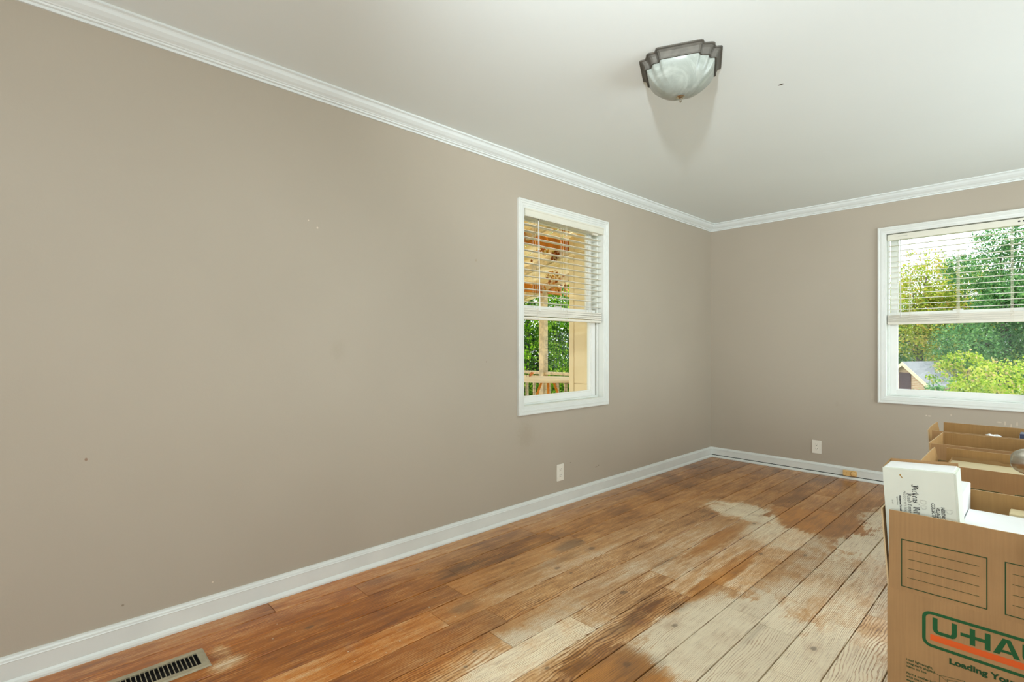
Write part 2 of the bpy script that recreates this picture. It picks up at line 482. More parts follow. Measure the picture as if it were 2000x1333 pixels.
def plank_mesh(w, l, seed):
    """board with its own eased edges and a slightly ragged outline"""
    r = random.Random(seed)
    bm = bmesh.new()
    n = 6
    g_ = .0015
    ch = .0016
    rows = []
    for i in range(n + 1):
        yy = l * i / n
        if i == 0: yy += .0012
        if i == n: yy -= .0012
        a = g_ + r.random() * .0010
        b = w - g_ - r.random() * .0010
        ze = -ch if i not in (0, n) else -ch
        rows.append([bm.verts.new((a, yy, -.021)), bm.verts.new((a, yy, ze)), bm.verts.new((a + ch, yy, 0 if 0 < i < n else -.0008)),
                     bm.verts.new((b - ch, yy, 0 if 0 < i < n else -.0008)), bm.verts.new((b, yy, ze)), bm.verts.new((b, yy, -.021))])
    for A, B in zip(rows, rows[1:]):
        for k in range(5):
            bm.faces.new((A[k], A[k + 1], B[k + 1], B[k]))
    bm.faces.new(rows[0][::-1]); bm.faces.new(rows[-1])
    bmesh.ops.recalc_face_normals(bm, faces=bm.faces[:])
    return bm
for i in range(len(seams) - 1):
    w = seams[i + 1] - seams[i]
    if i in joints: js = joints[i]
    else:
        js = []; yy = FY + random.uniform(.3, 1.4)
        while yy < BY - .3:
            js.append(yy); yy += random.uniform(1.0, 1.9)
    ys = [FY] + js + [BY]
    for k in range(len(ys) - 1):
        o = mesh_obj('plank', plank_mesh(w, ys[k + 1] - ys[k], i * 50 + k), M_floor, fl)
        o.location = (seams[i], ys[k], -random.random() * .0006)

# crown mouldings (out from wall a, down from ceiling b)
crown = [(0, 0), (.066, 0), (.066, .008), (.058, .012), (.055, .016), (.050, .026), (.038, .038), (.027, .045), (.024, .049), (.020, .050), (.018, .056), (.009, .058), (.008, .067), (0, .067)]
def crown_bar(name, ends):
    bm = bmesh.new(); sweep2(bm, crown, ends)
    o = mesh_obj(name, bm, M_crown); tag(o, kind='structure'); return o
crown_bar('trim_1', (lambda a, b: (LX + a, FY + a, CZ - b), lambda a, b: (LX + a, BY - a, CZ - b)))
crown_bar('trim_2', (lambda a, b: (LX + a, BY - a, CZ - b), lambda a, b: (RX - a, BY - a, CZ - b)))
crown_bar('trim_4', (lambda a, b: (RX - a, BY - a, CZ - b), lambda a, b: (RX - a, FY + a, CZ - b)))

# baseboards: board with moulded cap, shoe at its foot
base = [(0, .022), (.012, .022), (.012, .078), (.0135, .080), (.011, .083), (.010, .089), (.006, .094), (.005, .0995), (0, .0995)]
shoe = [(0, 0), (.021, 0), (.021, .007), (.018, .014), (.013, .019), (.009, .0205), (0, .0205)]
def bar(name, prof, ends, mat, parent=None):
    bm = bmesh.new(); sweep2(bm, prof, ends)
    return mesh_obj(name, bm, mat, parent)
e_l = (lambda a, b: (LX + a, FY, b), lambda a, b: (LX + a, BY - a, b))
e_b = (lambda a, b: (LX + a, BY - a, b), lambda a, b: (RX, BY - a, b))
bl = tag(bar('baseboard_left', base, e_l, M_base), kind='structure')
bar('shoe_moulding', [(a, b * 1.12) for a, b in shoe], e_l, M_base, bl)
bb = tag(bar('baseboard_back', [(a, max(b, .0275)) for a, b in base], e_b, M_base), kind='structure')
bar('shoe_moulding', shoe, e_b, M_base, bb)
bar('gap_shade_strip', [(0, .0205), (.003, .0205), (.003, .0276), (0, .0276)], e_b, M_dark, bb)  # dark strip filling the joint, its shade put into the colour

# ------------------------------------------------------------------ windows
def frame_M(kind):
    """local (u along wall, n into the room, z) -> world"""
    if kind == 'left': return Matrix(((0, 1, 0, LX), (1, 0, 0, 0), (0, 0, 1, 0), (0, 0, 0, 1)))
    return Matrix(((1, 0, 0, 0), (0, -1, 0, BY), (0, 0, 1, 0), (0, 0, 0, 1)))

def glass_mat(name, specks):
    m, nt, N, Lk, P = new_mat(name)
    g = G(nt)
    out = N['Material Output']
    N.remove(P)
    tr = N.new('ShaderNodeBsdfTransparent'); tr.inputs[0].default_value = (.97, .98, .97, 1)
    gl = N.new('ShaderNodeBsdfGlossy'); gl.inputs['Roughness'].default_value = .02
    fr = N.new('ShaderNodeFresnel'); fr.inputs['IOR'].default_value = 1.16
    mx = N.new('ShaderNodeMixShader')
    bf = N.new('ShaderNodeNewGeometry').outputs['Backfacing']
    g._in(mx.inputs[0], g.math('MULTIPLY', fr.outputs[0], g.math('SUBTRACT', 1.0, bf)))
    Lk.new(tr.outputs[0], mx.inputs[1]); Lk.new(gl.outputs[0], mx.inputs[2])
    last = mx.outputs[0]
    if specks:
        p = g.pos()
        vor = N.new('ShaderNodeTexVoronoi'); vor.inputs['Scale'].default_value = 95
        g._in(vor.inputs['Vector'], g.vmath('MULTIPLY', p, (1, 0, 1.5)))
        s = g.math('MULTIPLY', g.smooth(vor.outputs['Distance'], .15, .27, 1, 0), g.smooth(g.noise(p, 30, 3), .54, .66))
        s = g.math('ADD', g.math('MULTIPLY', s, .7), .012, clamp=True)
        df = N.new('ShaderNodeBsdfTranslucent'); df.inputs[0].default_value = (.95, .97, .97, 1)
        m2 = N.new('ShaderNodeMixShader')
        Lk.new(s, m2.inputs[0]); Lk.new(last, m2.inputs[1]); Lk.new(df.outputs[0], m2.inputs[2])
        last = m2.outputs[0]
    Lk.new(last, out.inputs['Surface'])
    return m
M_glass = glass_mat('window_glass', False)
M_glass_dirty = glass_mat('rain_specked_window_glass', True)

cas = [(0, 0), (0, .019), (.006, .0205), (.012, .0195), (.0135, .016), (.026, .0175), (.0275, .0145), (.040, .0135), (.0415, .011), (.052, .0105), (.055, .008), (.055, 0)]
def make_window(name, kind, W, dirty):
    u0, u1, z0, z1 = W
    M = frame_M(kind)
    root = tag(empty(name), kind='structure')
    def V(u, n, z): return M @ Vector((u, n, z))
    cor = {'bl': (u0, z0, 1, 1), 'br': (u1, z0, -1, 1), 'tr': (u1, z1, -1, -1), 'tl': (u0, z1, 1, -1)}
    def endf(key):
        cu, cz, su, sz = cor[key]
        return lambda a, b: V(cu + su * a, b, cz + sz * a)
    for k1, k2 in (('bl', 'tl'), ('tl', 'tr'), ('tr', 'br'), ('br', 'bl')):
        bm = bmesh.new(); sweep2(bm, cas, (endf(k1), endf(k2)))
        mesh_obj('casing', bm, M_trim, root)
    i0, i1, j0, j1 = u0 + CW, u1 - CW, z0 + CW, z1 - CW
    def B(nm, a0, a1, n0, n1, q0, q1, mat=M_vinyl, par=root, bev=.0015):
        bm = bmesh.new(); box(bm, a0, a1, n0, n1, q0, q1)
        bmesh.ops.bevel(bm, geom=bm.edges[:], offset=bev, segments=1, affect='EDGES')
        bm.transform(M); bmesh.ops.recalc_face_normals(bm, faces=bm.faces[:])
        return mesh_obj(nm, bm, mat, par)
    t = .011
    B('jamb', i0 - t, i0, -T - .01, 0.0, j0 - t, j1 + t, M_trim)
    B('jamb', i1, i1 + t, -T - .01, 0.0, j0 - t, j1 + t, M_trim)
    B('jamb', i0, i1, -T - .01, 0.0, j1, j1 + t, M_trim)
    B('sill', i0, i1, -T - .035, 0.0, j0 - t, j0 + .002, M_trim)
    # inner stops
    for (a, b) in ((i0, i0 + .012), (i1 - .012, i1)):
        B('window_stop', a, b, -.058, -.042, j0, j1, M_trim, bev=.003)
    B('window_stop', i0 + .012, i1 - .012, -.058, -.042, j0 + .002, j0 + .014, M_trim, bev=.003)
    # lower sash (inner track) and upper sash (outer track)
    def sash(nlo, nhi, q0, q1, bot, top, gm):
        s = .044
        e0, e1 = i0 + .012, i1 - .012
        fr = B('sash', e0, e0 + s, nlo, nhi, q0, q1)
        B('sash_stile', e1 - s, e1, nlo, nhi, q0, q1, par=fr)
        B('sash_rail', e0 + s, e1 - s, nlo, nhi, q0, q0 + bot, par=fr)
        B('sash_rail', e0 + s, e1 - s, nlo, nhi, q1 - top, q1, par=fr)
        # glazing beads
        c = (nlo + nhi) / 2
        for (a, b, q, w_) in ((e0 + s, e0 + s + .007, q0 + bot, q1 - top), (e1 - s - .007, e1 - s, q0 + bot, q1 - top)):
            B('glazing_bead', a, b, c - .008, c + .008, q, w_, par=fr)
        B('glazing_bead', e0 + s + .007, e1 - s - .007, c - .008, c + .008, q0 + bot, q0 + bot + .007, par=fr)
        bm = bmesh.new(); box(bm, e0 + s, e1 - s, c - .001, c + .001, q0 + bot, q1 - top)
        bm.transform(M); bmesh.ops.recalc_face_normals(bm, faces=bm.faces[:])
        mesh_obj('pane', bm, gm, fr)
        return fr
    midz = (j0 + j1) / 2
    lo = sash(-.095, -.062, j0 + .004, midz + .022, .046, .034, M_glass_dirty if dirty else M_glass)
    sash(-.130, -.098, midz - .018, j1, .036, .04, M_glass)
    # sash lift rail and lock
    B('sash_lock', (i0 + i1) / 2 - .03, (i0 + i1) / 2 + .03, -.094, -.066, midz + .0215, midz + .034, M_vinyl, lo, .004)
    # outside trim, so the opening reads from the porch too
    for (a, b, q, w_) in ((i0 - .07, i0 - t, j0 - .05, j1 + .07), (i1 + t, i1 + .07, j0 - .05, j1 + .07), (i0 - t, i1 + t, j1 + t, j1 + .07), (i0 - t, i1 + t, j0 - .05, j0 - t)):
        B('outer_casing', a, b, -T - .02, -T, q, w_, M_trim)
    return root
make_window('window_1', 'left', W1, False)
make_window('window_2', 'back', W2, True)

# portals help the sky in through the two openings
def portal(W, kind):
    l = bpy.data.lights.new('portal', 'AREA'); l.shape = 'RECTANGLE'
    l.size = W[1] - W[0]; l.size_y = W[3] - W[2]
    l.cycles.is_portal = True
    o = bpy.data.objects.new('sky_portal', l); COL.objects.link(o)
    cu = (W[0] + W[1]) / 2; cz = (W[2] + W[3]) / 2
    if kind == 'left':
        o.location = (LX - T - .04, cu, cz); o.rotation_euler = (math.radians(90), 0, math.radians(-90))
    else:
        o.location = (cu, BY + T + .04, cz); o.rotation_euler = (math.radians(-90), 0, 0)
if PORTALS: portal(hole1, 'left'); portal(hole2, 'back')

# ------------------------------------------------------------------ blinds
def make_blind(kind, W, label, outside):
    u0, u1, z0, z1 = W
    M = frame_M(kind)
    i0, i1, j1 = u0 + CW + .004, u1 - CW - .004, z1 - CW
    c0 = M @ Vector(((i0 + i1) / 2, 0, j1))
    root = tag(empty('window_blind', c0), label, 'window blind')
    Mi = Matrix.Translation(-c0) @ M
    def done(nm, bm, mat, par=root, smooth=False):
        bm.transform(Mi); bmesh.ops.recalc_face_normals(bm, faces=bm.faces[:])
        return mesh_obj(nm, bm, mat, par, smooth)
    def B(nm, a0, a1, n0, n1, q0, q1, mat, par=root, bev=.0):
        bm = bmesh.new(); box(bm, a0, a1, n0, n1, q0, q1)
        if bev: bmesh.ops.bevel(bm, geom=bm.edges[:], offset=bev, segments=2, affect='EDGES')
        return done(nm, bm, mat, par)
    hr = B('headrail', i0, i1, -.052, -.006, j1 - .052, j1 - .006, M_valance, bev=.002)
    nc = -.030
    if outside:   # moulded valance standing proud of the casing, with a return at its end
        va = [(.000, j1 - .052), (.014, j1 - .052), (.017, j1 - .046), (.014, j1 - .041), (.014, j1 - .012), (.018, j1 - .007), (.018, j1 + .000), (.000, j1 + .000)]
        bm = bmesh.new()
        sweep2(bm, va, (lambda a, b: Vector((i0 + .001, a, b)), lambda a, b: Vector((i1 - .001, a, b))))
        done('valance', bm, M_valance)
        B('cord_lock', i1 - .11, i1 - .05, -.012, -.002, j1 - .066, j1 - .052, M_cord)
    else:
        for u in (i1 - .10, i1 - .075):   # cord lock slots and the tilter slot on the rail's face
            B('cord_slot', u, u + .012, -.0062, -.0052, j1 - .032, j1 - .022, M_dark, hr)
        B('cord_slot', i0 + .07, i0 + .13, -.0062, -.0056, j1 - .026, j1 - .0235, M_greyink, hr)
    # slats: thin, slightly crowned boards
    pitch = .0427
    ztop = j1 - .095
    k = 0
    sl_me = None
    def slat_bm(tilt, th=.0026):
        bm = bmesh.new()
        pr_ = [(-.025, 0), (-.012, .0016), (0, .0022), (.012, .0016), (.025, 0)]
        pf = [(a, b + th / 2) for a, b in pr_] + [(a, b - th / 2) for a, b in pr_[::-1]]
        ct, st = math.cos(tilt), math.sin(tilt)
        pf = [(a * ct - b * st, a * st + b * ct) for a, b in pf]
        sweep2(bm, pf, (lambda a, b: Vector((i0 + .003, nc + a, b)), lambda a, b: Vector((i1 - .003, nc + a, b))))
        bm.transform(Mi.to_3x3().to_4x4())
        bmesh.ops.recalc_face_normals(bm, faces=bm.faces[:])
        return bm
    zlow = z0 + .702
    o0 = mesh_obj('slat', slat_bm(math.radians(-3)), M_slatw, root)
    me = o0.data
    base_off = (Mi @ Vector((0, 0, 0))) - (Mi.to_3x3() @ Vector((0, 0, 0)))
    z = ztop
    zs = []
    while z > zlow + .018:
        zs.append(z); z -= pitch
    for n_, zz in enumerate(zs):
        o = o0 if n_ == 0 else link(bpy.data.objects.new('slat', me), root)
        o.location = base_off + Vector((0, 0, zz))
    # stacked slats resting on the bottom rail
    zr = z0 + .627
    st_me = mesh_obj('slat', slat_bm(0.0, .0046), M_slatw, root)
    st_first = True
    B('bottom_rail', i0 + .003, i1 - .003, nc - .0255, nc + .0255, zr, zr + .016, M_slatw, bev=.003)
    zz = zr + .0185
    kk = 0
    while zz < zlow:
        o = st_me if st_first else link(bpy.data.objects.new('slat', st_me.data), root)
        st_first = False
        o.location = base_off + Vector(((.0012 if kk % 2 else -.001), (.0015 if kk % 3 else -.0015), zz))
        o.rotation_euler = (0 if kind == 'back' else math.radians(.12 * (kk % 3 - 1)), math.radians(.12 * (kk % 3 - 1)) if kind == 'back' else 0, 0)
        zz += .0054; kk += 1
    # ladders and lift cords
    for u in (i0 + .135, (i0 + i1) / 2, i1 - .135):
        bm = bmesh.new()
        for n in (nc - .026, nc + .026):
            for du in (0, .012):
                tube(bm, [(u + du, n, j1 - .05), (u + du, n, zr + .002)], .0007, 5)
        for zq in zs:
            for du in (0, .012):
                tube(bm, [(u + du, nc - .026, zq - .003), (u + du, nc + .026, zq - .003)], .0005, 4)
        done('ladder_cord', bm, M_cord)
        bm = bmesh.new(); tube(bm, [(u + .006, nc, j1 - .05), (u + .006, nc, zr)], .0009, 5)
        done('lift_cord', bm, M_cord)
        bm = bmesh.new()
        pts = [(u + .006 + .010 * math.sin(t * 1.3) , nc + .027 + .004 * math.sin(t), zlow + .004 - t * .0105) for t in range(0, 8)]
        tube(bm, pts, .0009, 5)
        done('ladder_cord', bm, M_cord)
    # tilt wand
    uw = i0 + .125 if outside else i0 + .088
    nw = .012 if outside else .006
    bm = bmesh.new()
    tube(bm, [(uw, -.004, j1 - .050), (uw, nw, j1 - .056), (uw, nw + .002, j1 - .066)], .0016, 6)
    done('wand_hook', bm, M_dark)
    bm = bmesh.new()
    tube(bm, [(uw, nw + .002, j1 - .064), (uw + .001, nw + .006, j1 - .35), (uw + .003, nw + .011, zlow - .01), (uw + .003, nw + .011, zlow - .018)], [.0032, .0036, .0040, .005], 6)
    done('tilt_wand', bm, M_vinyl)
    return root
make_blind('left', W1, 'white slatted blind half raised in the small window of the long side wall', True)
make_blind('back', W2, 'white slatted blind half raised in the window above the cardboard boxes', False)

# ------------------------------------------------------------------ outlets
def outlet(kind, u, z, label, w=.073, h=.116):
    M = frame_M(kind)
    c = M @ Vector((u, 0, z))
    root = tag(empty('wall_outlet', c), label, 'outlet')
    Mi = Matrix.Translation(-c) @ M
    bm = bmesh.new(); box(bm, u - w / 2, u + w / 2, 0, .006, z - h / 2, z + h / 2)
    bmesh.ops.bevel(bm, geom=bm.edges[:], offset=.002, segments=2, affect='EDGES')
    bm.transform(Mi); bmesh.ops.recalc_face_normals(bm, faces=bm.faces[:])
    mesh_obj('cover_plate', bm, M_plate, root)
    for s in (-1, 1):
        zc = z + s * .0195
        bm = bmesh.new()
        pts = []
        for k in range(24):
            a = 2 * math.pi * k / 24
            pts.append((u + max(-.0135, min(.0135, .0172 * math.cos(a))), zc + .0145 * math.sin(a)))
        R = Matrix(((1, 0, 0, 0), (0, 0, 1, 0), (0, 1, 0, 0), (0, 0, 0, 1)))
        prism(bm, pts, .005, .0078, R)
        bm.transform(Mi); bmesh.ops.recalc_face_normals(bm, faces=bm.faces[:])
        rc = mesh_obj('receptacle', bm, M_plate, root)
        for (a0, a1, q0, q1) in ((-.0075, -.0052, .001, .009), (.0052, .0075, .002, .009), (-.0025, .0025, -.009, -.004)):
            bm = bmesh.new(); box(bm, u + a0, u + a1, .0074, .0081, zc + q0, zc + q1)
            bm.transform(Mi); bmesh.ops.recalc_face_normals(bm, faces=bm.faces[:])
            mesh_obj('slot', bm, M_dark, rc)
    bm = bmesh.new()
    lathe(bm, [(0, .0072), (.003, .0068), (.0033, .006)], 10, Matrix.Translation((u, 0, z)) @ Matrix(((1, 0, 0, 0), (0, 0, 1, 0), (0, 1, 0, 0), (0, 0, 0, 1))))
    bm.transform(Mi); bmesh.ops.recalc_face_normals(bm, faces=bm.faces[:])
    mesh_obj('screw', bm, M_plate, root)
outlet('left', 2.686, .232, 'white wall outlet low on the long side wall under its window')
outlet('back', -1.403, .234, 'white wall outlet on the far wall above the tan jack')

# tan surface jack on the back baseboard
jr = tag(empty('phone_jack', (-1.152, BY - .012, .052)), 'tan plastic jack fixed to the far white baseboard', 'jack')
bm = bmesh.new(); box(bm, -.049, .049, -.016, 0, -.024, .022)
bmesh.ops.bevel(bm, geom=bm.edges[:], offset=.003, segments=2, affect='EDGES')
mesh_obj('housing', bm, M_jack, jr)
bm = bmesh.new(); lathe(bm, [(0, .008), (.014, .0078), (.018, .006), (.0195, .002), (.0195, 0)], 24, Matrix.Translation((.026, -.016, -.001)) @ Matrix.Rotation(math.radians(90), 4, 'X'))
mesh_obj('round_cover', bm, M_jack, jr, True)
bm = bmesh.new(); lathe(bm, [(.0195, .0004), (.0215, .0004)], 24, Matrix.Translation((.026, -.0163, -.001)) @ Matrix.Rotation(math.radians(90), 4, 'X'))
mesh_obj('groove_shade', bm, simple('tan_shadow_line', (150, 110, 60), .8), jr)  # flat darker ring: shade around the cover put into its colour
for dx in (-.040, -.022):
    bm = bmesh.new(); lathe(bm, [(0, .001), (.0025, .0008), (.003, 0)], 8, Matrix.Translation((dx, -.016, .002)) @ Matrix.Rotation(math.radians(90), 4, 'X'))
    mesh_obj('screw', bm, simple('brown_screw', (140, 100, 60), .5), jr)

# ------------------------------------------------------------------ floor register
rr = tag(empty('floor_register', (-2.083, .31, 0)), 'taupe metal floor vent set in the boards beside the side wall', 'floor vent')
rw, rl = .069, .148
sx, sy = .043, .122
bm = bmesh.new()
# sloped flange ring
zo, zi = .0006, .0055
ring = [((-rw, -rl), (-rw + .006, -rl + .006), (-sx, -sy)), ((rw, -rl), (rw - .006, -rl + .006), (sx, -sy)), ((rw, rl), (rw - .006, rl - .006), (sx, sy)), ((-rw, rl), (-rw + .006, rl - .006), (-sx, sy))]
vs = []
for a, b, c in ring:
    vs.append([bm.verts.new((*a, zo)), bm.verts.new((*b, zi)), bm.verts.new((*c, zi)), bm.verts.new((*c, .0005))])
for i in range(4):
    A, B = vs[i], vs[(i + 1) % 4]
    for k in range(3): bm.faces.new((A[k], B[k], B[k + 1], A[k + 1]))
bmesh.ops.recalc_face_normals(bm, faces=bm.faces[:])
mesh_obj('flange', bm, M_reg, rr)
bx('duct', -sx - .001, sx + .001, -sy - .001, sy + .001, -.0205, -.0155, M_dark, rr)
bm = bmesh.new(); box(bm, -sx, sx, -.0010, .0010, -.001, .0048)
o0 = mesh_obj('vane', bm, M_reg, rr)
n = 18
for k in range(n):
    o = o0 if k == 0 else link(bpy.data.objects.new('vane', o0.data), rr)
    o.location = (0, -sy + (k + 1) * 2 * sy / (n + 1), 0)
bm = bmesh.new()
for (a0, a1, b0, b1) in ((-sx - .0015, -sx - .0003, -sy, sy), (sx + .0003, sx + .0015, -sy, sy), (-sx, sx, -sy - .0015, -sy - .0003), (-sx, sx, sy + .0003, sy + .0015)):
    box(bm, a0, a1, b0, b1, -.02, -.0005)
mesh_obj('duct_shade_lining', bm, M_dark, rr)  # added dark sides: the shade inside the duct put into their colour

# opening under the register, cut through the boards it sits in
cut = bx('cut_opening', -2.083 - .045, -2.083 + .045, .31 - .124, .31 + .124, -.05, .05, M_dark)
bpy.context.view_layer.update()
for pk in [o for o in fl.children if o.name.startswith('plank')]:
    x0 = pk.location.x; y0 = pk.location.y; yl = max(v.co.y for v in pk.data.vertices); xl = max(v.co.x for v in pk.data.vertices)
    if x0 < -2.038 and x0 + xl > -2.128 and y0 < .434 and y0 + yl > .186:
        md = pk.modifiers.new('cut', 'BOOLEAN'); md.object = cut; md.operation = 'DIFFERENCE'; md.solver = 'EXACT'
        me = bpy.data.meshes.new_from_object(pk.evaluated_get(bpy.context.evaluated_depsgraph_get()))
        pk.modifiers.clear(); pk.data = me
bpy.data.objects.remove(cut)

# ------------------------------------------------------------------ ceiling light
def alabaster():
    m, nt, N, Lk, P = new_mat('alabaster_glass')
    g = G(nt); co = g.objco()
    n = g.noise(co, 9, 4, .6, 1.5)
    g._in(P.inputs['Base Color'], g.mix(g.smooth(n, .3, .7), srgb(138, 145, 136), srgb(168, 174, 165)))
    P.inputs['Roughness'].default_value = .3
    P.inputs['Subsurface Weight'].default_value = .25
    P.inputs['Subsurface Radius'].default_value = (.02, .02, .02)
    P.inputs['Subsurface Scale'].default_value = 1
    return m
th = math.radians(26.5)
u_ = Vector((math.cos(th), math.sin(th), 0)); v_ = Vector((-math.sin(th), math.cos(th), 0))
fc = Vector((-1.04, 1.92, CZ)) + v_ * .126 + u_ * .001
fix = tag(empty('ceiling_light', fc, (0, 0, th)), 'ceiling light with stepped square nickel rim and white glass bowl', 'ceiling light')
def outline(s):
    q = [(-.084, .165), (.084, .165), (.091, .160), (.093, .143), (.098, .138), (.120, .138), (.127, .132), (.128, .117), (.132, .110), (.155, .106), (.163, .099)]
    # quarter pattern, rotated four times
    quarter = [(.084, .165), (.091, .161), (.094, .150), (.095, .142), (.101, .137), (.119, .137), (.127, .133), (.131, .127), (.133, .119),
               (.137, .101), (.142, .095), (.150, .094), (.161, .091), (.165, .084)]
    pts = []
    for r in range(4):
        a = -r * math.pi / 2
        for (x, y) in quarter:
            pts.append(((x * math.cos(a) - y * math.sin(a)) * s, (x * math.sin(a) + y * math.cos(a)) * s))
    return pts
def shell(levels, cap_top=False, cap_bot=False):
    bm = bmesh.new()
    rings = [[bm.verts.new((x, y, z)) for x, y in outline(s)] for s, z in levels]
    for A, B in zip(rings, rings[1:]):
        n = len(A)
        for i in range(n): bm.faces.new((A[i], A[(i + 1) % n], B[(i + 1) % n], B[i]))
    if cap_top: bm.faces.new(rings[0])
    if cap_bot: bm.faces.new(rings[-1])
    bmesh.ops.recalc_face_normals(bm, faces=bm.faces[:])
    return bm
mesh_obj('rim', shell([(1.0, 0), (1.0, -.004), (.985, -.0055), (.955, -.007), (.915, -.014), (.885, -.024), (.870, -.032), (.868, -.0345), (.875, -.036), (.872, -.0385), (.84, -.0385), (.835, -.03), (.835, 0)]), M_pewter, fix)
# bowl: blends from the stepped outline to a round bottom
bm = bmesh.new()
rings = []
base_o = outline(.835)
for k in range(15):
    t = k / 14
    z = -.034 - .103 * math.sin(t * math.pi / 2) ** 1.15
    rad = max(0.0, math.cos(t * math.pi / 2)) ** .86
    w = min(1, t * 1.9)
    ring_ = []
    for (x, y) in base_o:
        a = math.atan2(y, x)
        R0 = math.hypot(x, y)
        R = (R0 * (1 - w) + .138 * w) * rad
        ring_.append(bm.verts.new((R * math.cos(a), R * math.sin(a), z)) if k < 14 else None)
    if ring_[0] is None:
        apex = bm.verts.new((0, 0, z)); A = rings[-1]
        for i in range(len(A)): bm.faces.new((A[i], A[(i + 1) % len(A)], apex))
    else:
        if rings:
            A = rings[-1]
            for i in range(len(A)): bm.faces.new((A[i], A[(i + 1) % len(A)], ring_[(i + 1) % len(A)], ring_[i]))
        rings.append(ring_)
bmesh.ops.recalc_face_normals(bm, faces=bm.faces[:])
mesh_obj('glass_bowl', bm, alabaster(), fix, True)
bm = bmesh.new()
lathe(bm, [(0, -.134), (.006, -.134), (.020, -.1385), (.0195, -.1405), (.010, -.147), (.0045, -.1495), (.0040, -.1515), (.0062, -.154), (.0062, -.158), (.0035, -.163), (0, -.1655)], 8)
mesh_obj('finial', bm, M_nickel, fix)

# ------------------------------------------------------------------ open door beside the camera: its knob is in view
dr = tag(empty('door_1', (.045, .64, 0)), kind='structure')
DT = .035
bm = bmesh.new()
box(bm, 0, DT, 0, .83, .012, 2.02)
slab = mesh_obj('door_slab', bm, M_trim, dr)
for (q0, q1) in ((.22, .82), (1.02, 1.86)):
    for (y0, y1) in ((.11, .37), (.46, .72)):
        for (x0, x1) in ((-.003, 0), (DT, DT + .003)):
            bx('door_panel', x0, x1, y0, y1, q0, q1, M_trim, slab, .001)
for q in (.25, 1.78):
    bm = bmesh.new(); tube(bm, [(DT + .004, -.004, q), (DT + .004, -.004, q + .09)], .006, 10); mesh_obj('hinge', bm, M_nickel, dr)
ky, kz = .778, .892
Mk = Matrix.Translation((0, ky, kz)) @ Matrix.Rotation(math.radians(-90), 4, 'Y')
bm = bmesh.new()
lathe(bm, [(0, .001), (.031, .001), (.031, .004), (.027, .008), (.014, .011), (.0115, .016), (.0115, .036)], 32, Mk)
mesh_obj('knob_rose', bm, M_nickel, dr, True)
bm = bmesh.new()
lathe(bm, [(.0115, .034), (.014, .040), (.021, .046), (.0262, .055), (.0272, .065), (.0262, .075), (.0235, .085), (.0185, .094), (.011, .0995), (0, .101)], 40, Mk)
mesh_obj('door_knob', bm, M_nickel, dr, True)
bm = bmesh.new()
Mk2 = Matrix.Translation((DT, ky, kz)) @ Matrix.Rotation(math.radians(90), 4, 'Y')
lathe(bm, [(.031, 0), (.031, .004), (.014, .010), (.0115, .03), (.021, .042), (.0272, .06), (.0185, .085), (0, .092)], 32, Mk2)
mesh_obj('door_knob', bm, M_nickel, dr, True)

# ------------------------------------------------------------------ lettering
def text_mesh(name, s, size, mat, parent, M, bold=0.0, sx=1.0, shear=0.0, thick=.0002, align='LEFT', space=1.0):
    cu = bpy.data.curves.new(name, 'FONT')
    cu.body = s; cu.size = size; cu.offset = bold; cu.extrude = thick; cu.shear = shear; cu.align_x = align
    cu.space_character = space; cu.resolution_u = 3
    t = bpy.data.objects.new(name, cu)
    COL.objects.link(t)
    bpy.context.view_layer.update()
    me = bpy.data.meshes.new_from_object(t.evaluated_get(bpy.context.evaluated_depsgraph_get()))
    bpy.data.objects.remove(t)
    me.transform(M @ Matrix.Diagonal((sx, 1, 1, 1)))
    me.materials.clear(); me.materials.append(mat)
    return link(bpy.data.objects.new(name, me), parent)

# plane helper: local (x right, y up, z toward viewer) on a face looking to -Y
def faceM(x, y, z): return Matrix.Translation((x, y, z)) @ Matrix.Rotation(math.radians(90), 4, 'X')
def rot_pts(pts, dx, dz): return [(a + dx, b + dz) for a, b in pts]
def rounded(x0, x1, z0, z1, r, n=6):
    pts = []
    for cx, cz, a0 in ((x1 - r, z1 - r, 0), (x0 + r, z1 - r, 90), (x0 + r, z0 + r, 180), (x1 - r, z0 + r, 270)):
        for k in range(n + 1):
            a = math.radians(a0 + 90 * k / n)
            pts.append((cx + r * math.cos(a), cz + r * math.sin(a)))
    return pts
def ring_flat(bm, outer, inner, M, t=.0004):
    n = len(outer)
    Vo = [bm.verts.new(M @ Vector((*p, t))) for p in outer]
    Vi = [bm.verts.new(M @ Vector((*p, t))) for p in inner]
    for i in range(n): bm.faces.new((Vo[i], Vo[(i + 1) % n], Vi[(i + 1) % n], Vi[i]))
def flat(bm, pts, M, t=.0004):
    bm.faces.new([bm.verts.new(M @ Vector((*p, t))) for p in pts])
def line2(bm, a, b, w, M, t=.0004):
    a = Vector(a); b = Vector(b); d = (b - a).normalized(); nrm = Vector((-d.y, d.x)) * w / 2
    flat(bm, [a - nrm, b - nrm, b + nrm, a + nrm], M, t)

